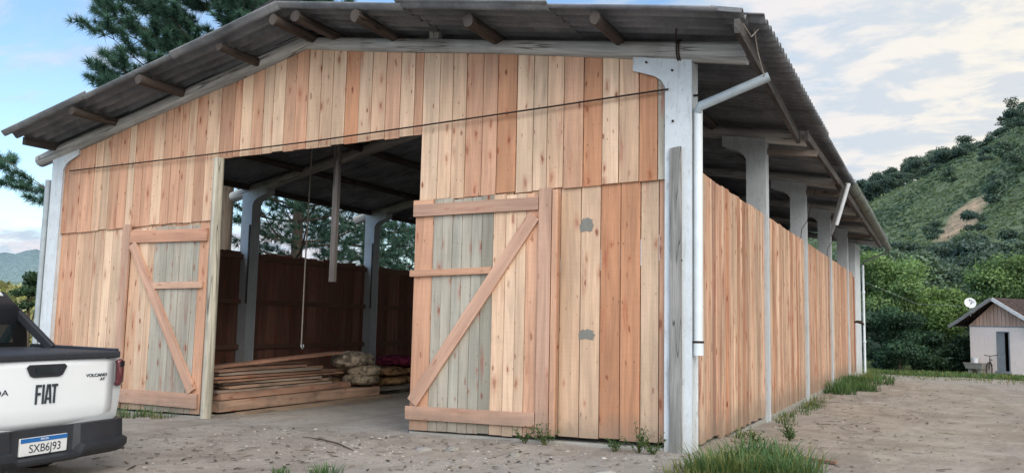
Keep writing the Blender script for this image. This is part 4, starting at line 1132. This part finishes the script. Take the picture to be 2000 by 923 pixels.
for r in Rs:
    for a in As:
        vs.append(hp3(r, a)); g = sm(112, 132, r + 5 * mnoise.noise(Vector((a, r * .1, 2)))) * (1 - sm(196, 212, r))
        c = np.array((.08, .12, .095)) * (1 - g) + np.array((.18, .235, .15)) * g  # wood and grass greens paled and greyed, haze put into the colour
        s_ = scar(r, a); c = c * (1 - s_) + np.array((.50, .38, .28)) * s_
        ts.append(tuple(c))
W = len(As)
for i in range(len(Rs) - 1):
    for k in range(W - 1): a = i * W + k; fs.append((a, a + 1, a + W + 1, a + W))
q.add(vs, fs, ts, smooth=True); struct(q.build('hill', M['hill']))

# forest trees: four models copied over the slope
def ftree(label, seed, n, h, rx, cols, size, group):
    r2 = np.random.default_rng(seed); c, rr = lobes_for(r2, 11, rx, h * .30, h * .66, rx * .42)
    V, F, T = leafcloud(n, c, rr, size, cols, r2, .5)
    return V, F, T
FC = [((.060, .105, .092), (.135, .20, .155)), ((.070, .118, .096), (.155, .225, .165)), ((.056, .098, .090), (.12, .178, .15)), ((.074, .120, .096), (.175, .25, .17))]  # leaf colours lightened and blued to paint in haze
fm = []
for i in range(4):
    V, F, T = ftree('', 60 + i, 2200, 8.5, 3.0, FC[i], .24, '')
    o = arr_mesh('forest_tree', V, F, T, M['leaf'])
    q = MB(); limbs(q, (0, 0, -1), [(0.5, .3, 6), (-.8, .2, 5.5), (.2, -.9, 5.6)], .16)
    fm.append((o, q))
FLAB = 'dark green tree in the dense wood on the lower hillside'
FG = 'trees of the dense wood at the foot of the hill'
used = [0] * 4; cnt = 0
def put_f(k, loc, s_, label, group, name='forest_tree'):
    o = fm[k][0]
    if used[k]: o = o.copy(); COL.objects.link(o)
    used[k] += 1
    o.location = loc; o.rotation_euler = (0, 0, rng.uniform(0, 6.28)); o.scale = (s_ * rng.uniform(.85, 1.15), s_ * rng.uniform(.85, 1.15), s_ * rng.uniform(.85, 1.2)); tag(o, label, 'tree', group); return o
rows = [(76, 3.3, .70), (84, 3.1, .8), (92, 2.9, .85), (100, 2.6, .85), (108, 2.4, .8), (117, 2.3, .75), (126, 2.6, .6)]
for (r, da, s_) in rows:
    a = -8.0 + rng.uniform(0, 2)
    while a < 8.5:
        lim = 124 + (6 * math.sin(a * 1.1) + (8 if a > 3 else 0) - (14 if a < -3 else 0))
        rj = r + rng.uniform(-3, 3)
        if rj < lim: put_f(rng.randrange(4), hp3(rj, a), s_ * rng.uniform(.75, 1.2), FLAB, FG)
        a += da * rng.uniform(.7, 1.2) * .62
# dark wood along the back ridge
for r in (209, 222, 236, 250):
    a = -9.0
    while a < 8.5:
        rj = r + rng.uniform(-5, 5); put_f(rng.choice((0, 2, 2, 1)), hp3(rj, a), rng.uniform(.5, .95), 'dark tree of the wood along the ridge of the hill', 'trees along the hill ridge')
        a += rng.uniform(.36, .7)
# gully trees and shrubs on the grassy spur
for (a, r, s_, lb) in ((.9, 160, .52, 'round dark tree alone on the grassy slope above the earth scar'), (2.9, 163, .55, 'dark tree on the grassy slope right of the earth scar'), (4.2, 150, .8, 'big dark tree at the upper right of the wood'), (3.3, 138, .8, 'dark tree just right of the earth scar'), (4.6, 170, .7, 'dark tree at the right edge high on the slope'), (4.8, 190, .8, 'dark tree below the ridge at the right edge'), (-.2, 133, .5, 'small tree below the left end of the earth scar'), (2.2, 131, .6, 'tree below the right end of the earth scar')):
    put_f(rng.choice((0, 1, 3)), hp3(r, a), s_, lb, None) if False else None
    o = fm[rng.choice((0, 1, 2))][0].copy(); COL.objects.link(o); o.location = hp3(r, a); o.scale = (s_,) * 3; o.rotation_euler = (0, 0, rng.uniform(0, 6)); tag(o, lb, 'tree')
    if 'group' in o: del o['group']
# skyline trees
def skytree(label, a, r, H, seed, flat):
    r2 = np.random.default_rng(seed); c = []; rr = []
    for i in range(5):
        an = r2.uniform(0, 6.28); c.append((1.4 * math.cos(an) * r2.random(), 1.4 * math.sin(an) * r2.random(), H * (.82 + .18 * r2.random()))); rr.append((1.3 * r2.uniform(.7, 1.2), 1.3, .5 if flat else .9))
    t = tree('skyline_tree', label, 'tree', hp3(r, a), c, rr, 420, .24, ((.04, .066, .055), (.075, .11, .085)), seed, .12); return t
for (a, H, s_, f, lb) in ((-3.15, 7, 1, 1, 'flat-topped tree standing up from the skyline, third from the roof'), (-3.75, 4.6, 2, 1, 'small umbrella-shaped tree on the skyline nearest the roof'), (-.95, 8.5, 3, 1, 'spreading flat-topped tree on the middle of the skyline'), (-.75, 7.5, 4, 0, 'tree touching the flat-topped tree on the middle of the skyline'), (.45, 8.5, 5, 1, 'thin tree standing clear on the skyline right of the flat-topped pair'), (2.2, 8, 6, 0, 'tree on the skyline below the tall crest'), (4.4, 14, 7, 0, 'tall dense tree at the crest by the right edge'), (3.9, 10, 8, 1, 'leaning flat tree beside the tall crest tree')):
    skytree(lb, a, 249, H, 80 + s_, f)
# grass tussocks and scrub over the spur
n = 16000; V = []; T = []
for i in range(n):
    a = rng.uniform(-9, 9); r = rng.uniform(122, 205)
    if scar(r, a) > .1: continue
    p = np.array(hp3(r, a)); s_ = rng.uniform(.10, .26)
    cc = np.array((.165, .215, .125)) * rng.uniform(.8, 1.12)
    if mnoise.noise(Vector((p[0] * .09, p[1] * .06, 4))) + rng.gauss(0, .16) > .16: cc = np.array((.085, .13, .095)) * rng.uniform(.8, 1.3); s_ *= 1.5
    for k in range(4):
        d = np.array([rng.gauss(0, 1), rng.gauss(0, 1), abs(rng.gauss(0, .6))]) * s_ * .8; e = np.array([rng.gauss(0, 1), rng.gauss(0, 1), abs(rng.gauss(0, .8))]) * s_ * .8
        V += [p, p + d, p + d + e, p + e]; T += [cc * .8, cc, cc * 1.15, cc]
V = np.array(V); o = arr_mesh('scrub', V, np.arange(len(V)).reshape(-1, 4), T, M['leaf']); o['kind'] = 'stuff'

# left side: near yellow slope, two ranges of mountains
def ridge(name, r, pts, depth, cols, base=-3, amp=1.0, mat=None):
    q = MB(); xs = np.linspace(pts[0][0], pts[-1][0], 160); vs = []; fs = []; ts = []
    prof = [(0, -.02), (.15, .12), (.35, .38), (.6, .7), (.85, .94), (1, 1), (1.25, .8), (1.8, .2)]
    for j, (dr, h) in enumerate(prof):
        for a in xs:
            H = interp(a, [p[0] for p in pts], [p[1] for p in pts]); rr_ = r - depth + depth * dr
            nz = amp * (mnoise.noise(Vector((a * 1.1, dr * 3, r))) + .4 * mnoise.noise(Vector((a * 4, dr * 7, r)))) * h
            vs.append((CXY[0] + rr_ * math.sin(R(a)), CXY[1] + rr_ * math.cos(R(a)), base + (H - base) * h + nz)); k = clamp(h); ts.append(tuple(np.array(cols[0]) * (1 - k) + np.array(cols[1]) * k))
    W = len(xs)
    for j in range(len(prof) - 1):
        for k in range(W - 1): a = j * W + k; fs.append((a, a + 1, a + W + 1, a + W))
    q.add(vs, fs, ts, smooth=True); return struct(q.build(name, mat or M['hill']))
ridge('mountain', 900, [(-85, 40), (-70, 48), (-62, 54), (-60, 50.5), (-58.6, 57), (-57.6, 58.5), (-56, 54), (-50, 60), (-40, 50), (-20, 45), (0, 40)], 250, ((.26, .35, .37), (.21, .30, .35)), amp=5)  # distance haze painted as pale blue-grey ground colour
ridge('mountain', 520, [(-85, 14), (-62, 19), (-59, 17), (-56, 19), (-45, 22), (-20, 16), (0, 12)], 160, ((.28, .36, .31), (.24, .32, .31)), amp=2)  # nearer range, weaker haze painted into its colour
ridge('hillside', 150, [(-85, 5.5), (-65, 5.2), (-60, 4.8), (-57, 3.9), (-50, 3.2), (-35, 2.5), (-20, 2)], 60, ((.33, .34, .17), (.42, .41, .22)), amp=.6)
V = []; T = []
for i in range(9000):
    a = rng.uniform(-72, -50); dr = rng.random(); rr_ = 92 + 58 * dr
    H = interp(a, [-85, -65, -60, -57, -50], [5.5, 5.2, 4.8, 3.9, 3.2]); h = interp(dr, [0, .15, .35, .6, .85, 1], [-.02, .12, .38, .7, .94, 1])
    p = np.array((CXY[0] + rr_ * math.sin(R(a)), CXY[1] + rr_ * math.cos(R(a)), -3 + (H + 3) * h)); s_ = rng.uniform(.15, .5); cc = np.array((.46, .44, .22)) * rng.uniform(.35, 1.2)
    if rng.random() < .3: cc = np.array((.10, .13, .06)) * rng.uniform(.6, 1.2)
    for k in range(4):
        d = np.array([rng.gauss(0, 1), rng.gauss(0, 1), abs(rng.gauss(0, .8))]) * s_; e = np.array([rng.gauss(0, 1), rng.gauss(0, 1), abs(rng.gauss(0, 1))]) * s_
        V += [p, p + d, p + d + e, p + e]; T += [cc * .8, cc, cc * 1.15, cc]
V = np.array(V); o = arr_mesh('scrub', V, np.arange(len(V)).reshape(-1, 4), T, M['leaf']); o['kind'] = 'stuff'
c, rr = lobes_for(np.random.default_rng(3), 12, .95, 1.15, 4.5, .42)
tree('broadleaf_tree', 'dark green leafy tree beside the left corner column of the barn', 'tree', (-47.9, 21.3, -1.7), c, rr, 2600, .11, ((.02, .05, .03), (.08, .14, .07)), 90, .12)

# ------------------------------------------------------------------ grass, weeds, stones, chips
def blades(mbV, mbT, x, y, n, h, spread, cols, w=.008, lean=.5):
    for i in range(n):
        a = rng.uniform(0, 6.28); q = spread * math.sqrt(rng.random()); bx, by = x + q * math.cos(a), y + q * math.sin(a); bz = gz(bx, by) - .01
        hh = h * rng.uniform(.45, 1.1); a2 = a + rng.uniform(-1, 1); l = lean * hh * rng.uniform(.15, 1.1); dx, dy = math.cos(a2) * l, math.sin(a2) * l
        px, py = -math.sin(a2) * w, math.cos(a2) * w; f = rng.random(); cc = [lerp(cols[0][k], cols[1][k], f) for k in range(3)]
        P = [(bx - px, by - py, bz), (bx + px, by + py, bz), (bx + dx * .4 + px * .8, by + dy * .4 + py * .8, bz + hh * .62), (bx + dx * .4 - px * .8, by + dy * .4 - py * .8, bz + hh * .62),
             (bx + dx + px * .15, by + dy + py * .15, bz + hh * .93), (bx + dx - px * .15, by + dy - py * .15, bz + hh * .93)]
        b0 = len(mbV); mbV += P; mbT += [[k * .55 for k in cc]] * 2 + [cc] * 4; FQ.append((b0, b0 + 1, b0 + 2, b0 + 3)); FQ.append((b0 + 3, b0 + 2, b0 + 4, b0 + 5))
GC = ((.045, .10, .035), (.125, .21, .085)); GY = ((.10, .14, .04), (.24, .24, .09))
def grass_obj(spec, name='grass'):
    global FQ; FQ = []; V = []; T = []
    for s_ in spec: blades(V, T, *s_)
    o = arr_mesh(name, V, FQ, T, M['grass']); return o
spec = []
for i in range(46):   # rank clump round the foot of the corner column
    t = rng.random(); x = .55 + rng.uniform(-.1, 1.15) * (1 - .5 * t); y = -1.55 + 2.6 * t * rng.random() + rng.uniform(-.25, .3)
    spec.append((x, y, 60, rng.uniform(.16, .40), .24, GC if rng.random() < .8 else GY, .0075, .95))
for i in range(26): spec.append((rng.uniform(.25, 1.1), rng.uniform(-2.1, -.9), 22, .16, .2, GY, .007, .9))
o = grass_obj(spec); o['kind'] = 'stuff'
spec = []
for i in range(45): y = rng.uniform(.8, 12); spec.append((.12 + abs(rng.gauss(0, .16)), y, 12, rng.uniform(.08, .22), .16, GY if rng.random() < .5 else GC, .007, .8))
for i in range(40): spec.append((.25 + abs(rng.gauss(0, .5)), rng.uniform(13.5, 19.5), 40, rng.uniform(.2, .42), .3, GC, .011, .7))
for i in range(30): spec.append((.3 + abs(rng.gauss(0, .4)), rng.uniform(20, 27), 22, rng.uniform(.12, .35), .3, GC if rng.random() < .5 else GY, .012, .7))
o = grass_obj(spec); o['kind'] = 'stuff'
spec = []
for i in range(520):
    x = rng.uniform(-1, 9); y = 36.5 + 9 * rng.random() ** .6 + rng.uniform(-1, 1) - .35 * max(0, x - 4)
    spec.append((x, y, 16, rng.uniform(.12, .34), .5, GC if rng.random() < .55 else GY, .018, .7))
for i in range(120): spec.append((rng.uniform(.8, 9), rng.uniform(27, 38), 8, rng.uniform(.06, .14), .5, GY, .015, .8))
o = grass_obj(spec); o['kind'] = 'stuff'
spec = []
for i in range(26): spec.append((rng.uniform(-11.6, -9.5), rng.uniform(-.6, -.12), 16, rng.uniform(.08, .3), .14, GC if rng.random() < .7 else GY, .007, .7))
for i in range(40): spec.append((rng.uniform(-20, -14.3), rng.uniform(-5, 3), 40, rng.uniform(.2, .4), .6, GC, .012, .7))
o = grass_obj(spec); o['kind'] = 'stuff'
for (x, y, n_, h, lb) in ((-2.88, -3.75, 150, .2, 'small bright green grass tuft in the dirt before the doorway'), (-3.55, -3.7, 60, .11, 'tiny grass tuft left of the bright tuft in the dirt'), (-2.45, -3.85, 45, .10, 'tiny grass tuft right of the bright tuft in the dirt')):
    o = grass_obj([(x, y, n_, h, .17 if n_ > 100 else .09, GC, .006, .6)], 'grass_tuft'); tag(o, lb, 'grass tuft')
# broad-leaved weeds along the sill
def weed(x, y, h, seed, label):
    r2 = np.random.default_rng(seed); t = thing('weed', label, 'weed', (x, y, gz(x, y)))
    q = MB(); V = []; F = []; T = []
    for s_ in range(9):
        a = r2.uniform(0, 6.28); d = np.array([math.cos(a) * r2.uniform(.2, .9), math.sin(a) * r2.uniform(.2, .6), r2.uniform(.5, 1)]); d /= np.linalg.norm(d); L = h * r2.uniform(.6, 1.15)
        q.tube([(0, 0, -.02), tuple(d * L * .5 + np.array([0, 0, .02])), tuple(d * L)], [.006, .005, .002], 4, tint=(.8, 1.1, .5))
        for k in range(16):
            p = d * L * r2.uniform(.25, 1.05) + r2.normal(size=3) * .018; e = r2.normal(size=3); e[2] = abs(e[2]) * .3; e /= np.linalg.norm(e); w = np.cross(e, r2.normal(size=3)); w /= np.linalg.norm(w); sz = r2.uniform(.018, .042)
            b0 = len(V); V += [p, p + e * sz * .5 + w * sz * .35, p + e * sz * 1.1, p + e * sz * .5 - w * sz * .35]; F.append((b0, b0 + 1, b0 + 2, b0 + 3)); c_ = np.array((.05, .11, .035)) * (.6 + .9 * r2.random()); T += [c_] * 4
    q.build('stem', M['bark'], t); arr_mesh('foliage', V, F, T, M['leaf'], t)
for i, (x, y, h, lb) in enumerate(((-1.98, -.22, .30, 'leafy weed at the foot of the door stile, right of a smaller one'), (-2.3, -.2, .26, 'leafy weed under the right barn door near its stile'), (-.95, -.22, .20, 'small weed at the sill below the wide orange planks'), (-.62, -.25, .36, 'tall leafy weed at the sill left of the corner column'), (-.4, -.3, .24, 'low weed touching the foot of the corner column'))):
    weed(x, y, h, 200 + i, lb)
for i, (x, y) in enumerate(((.9, 2.2), (.55, 1.4), (.75, 3.1))): weed(x, y, .2, 220 + i, ('small weed with pale buds on the dirt by the side wall', 'small weed nearest the grass clump by the side wall', 'farther small weed on the dirt by the side wall')[i])

# stones, gravel, wood chips
def rock(V, F, T, x, y, s_, col, flat=.6, z=None):
    b0 = len(V); z0 = gz(x, y) if z is None else z; n1 = 7
    for k in range(n1):
        a = 2 * math.pi * k / n1 + rng.uniform(-.3, .3); V.append((x + s_ * math.cos(a) * rng.uniform(.75, 1.1), y + s_ * math.sin(a) * rng.uniform(.65, 1.0), z0 - s_ * .15))
    for k in range(n1):
        v = V[b0 + k]; V.append((lerp(x, v[0], rng.uniform(.75, 1.0)), lerp(y, v[1], rng.uniform(.75, 1.0)), z0 + s_ * flat * rng.uniform(.3, .6)))
    V.append((x + rng.uniform(-.2, .2) * s_, y, z0 + s_ * flat * rng.uniform(.55, .8)))
    for k in range(n1):
        k2 = (k + 1) % n1; F.append((b0 + k, b0 + k2, b0 + n1 + k2)); F.append((b0 + k, b0 + n1 + k2, b0 + n1 + k)); F.append((b0 + n1 + k, b0 + n1 + k2, b0 + 2 * n1))
    f = rng.uniform(.75, 1.2); T += [tuple(c * f for c in col)] * (2 * n1 + 1)
V = []; F = []; T = []
cg = [(.30, .275, .245), (.36, .335, .305), (.22, .20, .18), (.32, .285, .25), (.42, .40, .37)]
for i in range(2300):
    u = rng.random()
    if u < .5: x, y = rng.uniform(-7, .6), rng.gauss(-1.6, .9)
    elif u < .62: x, y = rng.uniform(-12, 4), rng.uniform(-6, 0)
    else: x, y = .2 + abs(rng.gauss(0, 2.6)), rng.uniform(-3, 24) if rng.random() < .8 else rng.uniform(20, 36)
    if y > -.15 and -13 < x < .1: continue
    rock(V, F, T, x, y, .008 + .035 * rng.random() ** 3.2, rng.choice(cg))
o = arr_mesh('gravel', V, F, T, M['stone']); o['kind'] = 'stuff'
V = []; F = []; T = []
for i in range(1150):
    if rng.random() < .6: x, y = .2 + abs(rng.gauss(0, 2.2)), rng.uniform(-2, 22)
    else: x, y = rng.uniform(-8, .5), rng.uniform(-4.5, -.3)
    L = rng.uniform(.02, .13) if rng.random() < .9 else rng.uniform(.15, .3); a = rng.uniform(0, 3.14); w = rng.uniform(.006, .018); z0 = gz(x, y) + rng.uniform(.003, .014)
    d = (math.cos(a) * L / 2, math.sin(a) * L / 2); e = (-math.sin(a) * w, math.cos(a) * w); b0 = len(V); c_ = rng.choice([(.07, .055, .04), (.10, .08, .06), (.22, .17, .125), (.30, .24, .18), (.06, .05, .042)])
    for (i_, j_) in ((-1, -1), (1, -1), (1, 1), (-1, 1)): V.append((x + d[0] * i_ + e[0] * j_, y + d[1] * i_ + e[1] * j_, z0 + rng.uniform(0, .012)))
    F.append((b0, b0 + 1, b0 + 2, b0 + 3)); T += [c_] * 4
o = arr_mesh('litter', V, F, T, M['tinted']); o['kind'] = 'stuff'
for (x, y, s_, col, fl_, lb) in ((-.42, -1.95, .16, (.36, .34, .31), .5, 'flat pale stone in the dirt below the corner column'), (-1.95, -1.15, .10, (.33, .31, .28), .6, 'rounded stone in front of the right door weeds'), (-2.9, -1.15, .13, (.37, .35, .32), .6, 'largest stone in the rubble before the right door'), (-3.25, -1.3, .15, (.33, .31, .29), .35, 'flat stone left of the largest rubble stone'), (-4.6, -1.3, .06, (.3, .28, .26), .7, 'small stone alone left of the right door corner')):
    V = []; F = []; T = []; rock(V, F, T, x, y, s_, col, fl_); o = arr_mesh('stone', V, F, T, M['stone'], None, False); tag(o, lb, 'stone')
q = MB(); q.tube([(-5.5, -1.15, gz(-5.5, -1.15) + .02), (-5.0, -1.3, gz(-5, -1.3) + .03), (-4.5, -1.55, gz(-4.5, -1.55) + .03), (-4.0, -1.85, gz(-4, -1.85) + .015)], [.006, .012, .011, .005], 6, tint=(.8, .75, .7)); tag(q.build('stick', M['bark']), 'thin dark curved stick lying on the dirt before the doorway', 'stick')
q = MB(); q.bar((1.05, .35, gz(1.05, .35) + .035), (1.75, .12, gz(1.75, .12) + .03), .09, .025, tint=(.30, .17, .11)); tag(q.build('offcut', M['lumber']), 'reddish plank offcut lying on dirt by the corner grass', 'offcut')
q = MB(); q.bar((1.72, -.72, gz(1.7, -.7) + .03), (1.95, -.76, gz(1.95, -.76) + .03), .05, .012, tint=(.7, .7, .7)); tag(q.build('slat', M['plate']), 'small white slat lying on the dirt right of the grass', 'slat')
q = MB(); q.add([(-2.12, -3.2, gz(-2, -3.2) + .008), (-2.04, -3.19, gz(-2, -3.2) + .01), (-2.03, -3.16, gz(-2, -3.2) + .07), (-2.08, -3.14, gz(-2, -3.2) + .035)], [(0, 1, 2), (0, 2, 3)]); tag(q.build('paper_scrap', M['pvc']), 'small crumpled white scrap of paper on the dirt', 'scrap')
# thin overhead cable from the barn end
q = MB(); q.tube([(.1, 27.3, 3.6), (2, 36, 2.9), (4.2, 46.5, 3.1)], .006, 5); tag(q.build('cable', M['pvcgrey']), 'thin cable running from the barn end towards the house', 'cable')

# ------------------------------------------------------------------ world, sun, camera
SUN_EL, SUN_AZ = R(34), R(132)        # azimuth clockwise from +Y (north)
w = bpy.data.worlds.new('World'); sc.world = w; w.use_nodes = True
nt = w.node_tree; nt.nodes.clear(); n = N(nt)
out = nt.nodes.new('ShaderNodeOutputWorld'); bg = nt.nodes.new('ShaderNodeBackground'); nt.links.new(bg.outputs[0], out.inputs[0])
sky = nt.nodes.new('ShaderNodeTexSky'); sky.sky_type = 'NISHITA'; sky.sun_disc = False; sky.sun_elevation = SUN_EL; sky.sun_rotation = SUN_AZ
d = nt.nodes.new('ShaderNodeTexCoord').outputs['Generated']
sp = nt.nodes.new('ShaderNodeSeparateXYZ'); n.put(sp.inputs[0], d)
den = n.math('ADD', n.math('MAXIMUM', sp.outputs[2], 0.0), .22)
u = n.math('DIVIDE', sp.outputs[0], den); v = n.math('DIVIDE', sp.outputs[1], den)
cb = nt.nodes.new('ShaderNodeCombineXYZ'); n.put(cb.inputs[0], u); n.put(cb.inputs[1], v)
pv = cb.outputs[0]
big = n.noise(n.vmul(pv, (1.1, .7, 1)), 1.0, 5, .55, .6)
fine = n.noise(n.vmul(pv, (4.0, 6.0, 1)), 1.0, 6, .62, .5)
mask = n.math('ADD', n.math('MULTIPLY', big, .62), n.math('MULTIPLY', fine, .38))
# more cloud to the right (east), clearer up left
bias = n.rng(sp.outputs[0], -.62, .02, -.075, .12)
hor = n.rng(sp.outputs[2], 0, .20, .15, 0)
mask = n.math('ADD', n.math('ADD', mask, bias), hor)
cov = n.rng(mask, .44, .60, 0, 1)
shade = n.noise(n.vmul(pv, (5.5, 8.5, 1)), 1.0, 5, .6, .3)
warm = n.rng(sp.outputs[0], -.35, .15, 0, 1)
cl_hi = n.mix(warm, c4((.84, .83, .90)), c4((1.0, .95, .85)))
cl_lo = n.mix(warm, c4((.60, .72, .86)), c4((.73, .77, .81)))
cloud = n.mix(n.rng(shade, .40, .60), cl_lo, cl_hi)
front = n.rng(sp.outputs[1], .15, -.5, 1.0, 2.3)       # added fill: sky behind the viewer boosted to light the front wall
skc = n.mulc(sky.outputs[0], 1.0)
blue = n.mix(1, skc, c4((.185, .205, .215)), 'MULTIPLY')
col = n.mix(cov, blue, cloud)
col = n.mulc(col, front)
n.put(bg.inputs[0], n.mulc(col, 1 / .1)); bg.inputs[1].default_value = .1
sl_ = bpy.data.lights.new('sun', 'SUN'); sl_.energy = 1.9; sl_.angle = R(40); sl_.color = (1, .93, .84)
so = bpy.data.objects.new('sun', sl_); COL.objects.link(so)
sd = Vector((math.sin(SUN_AZ) * math.cos(SUN_EL), math.cos(SUN_AZ) * math.cos(SUN_EL), math.sin(SUN_EL)))
so.rotation_euler = sd.to_track_quat('Z', 'Y').to_euler()

cam = bpy.data.cameras.new('camera'); co = bpy.data.objects.new('camera', cam); COL.objects.link(co); sc.camera = co
cam.sensor_width = 36; cam.lens = 36 * 1596.9 / 2000; cam.clip_end = 6000; cam.clip_start = .05
yaw, pit, rol = R(27.50385), R(5.87331), R(1.26008)
fwd = Vector((-math.sin(yaw) * math.cos(pit), math.cos(yaw) * math.cos(pit), math.sin(pit)))
rt = Vector((math.cos(yaw), math.sin(yaw), 0)); up = rt.cross(fwd)
r2 = rt * math.cos(rol) + up * math.sin(rol); u2 = -rt * math.sin(rol) + up * math.cos(rol)
mw = Matrix((r2, u2, -fwd)).transposed().to_4x4(); mw.translation = Vector((2.88995, -10.69027, 1.6))
co.matrix_world = mw

# model units -> metres
for o in list(COL.objects):
    if o.parent is None and o.type in {'MESH', 'EMPTY'}:
        o.location = o.location * S; o.scale = o.scale * S
co.location = co.location * S
sc.render.engine = 'CYCLES'
sc.view_settings.view_transform = 'Standard'; sc.view_settings.look = 'None'; sc.view_settings.exposure = 0
sc.cycles.max_bounces = 6; sc.cycles.diffuse_bounces = 3; sc.cycles.transparent_max_bounces = 4
sc.render.film_transparent = False
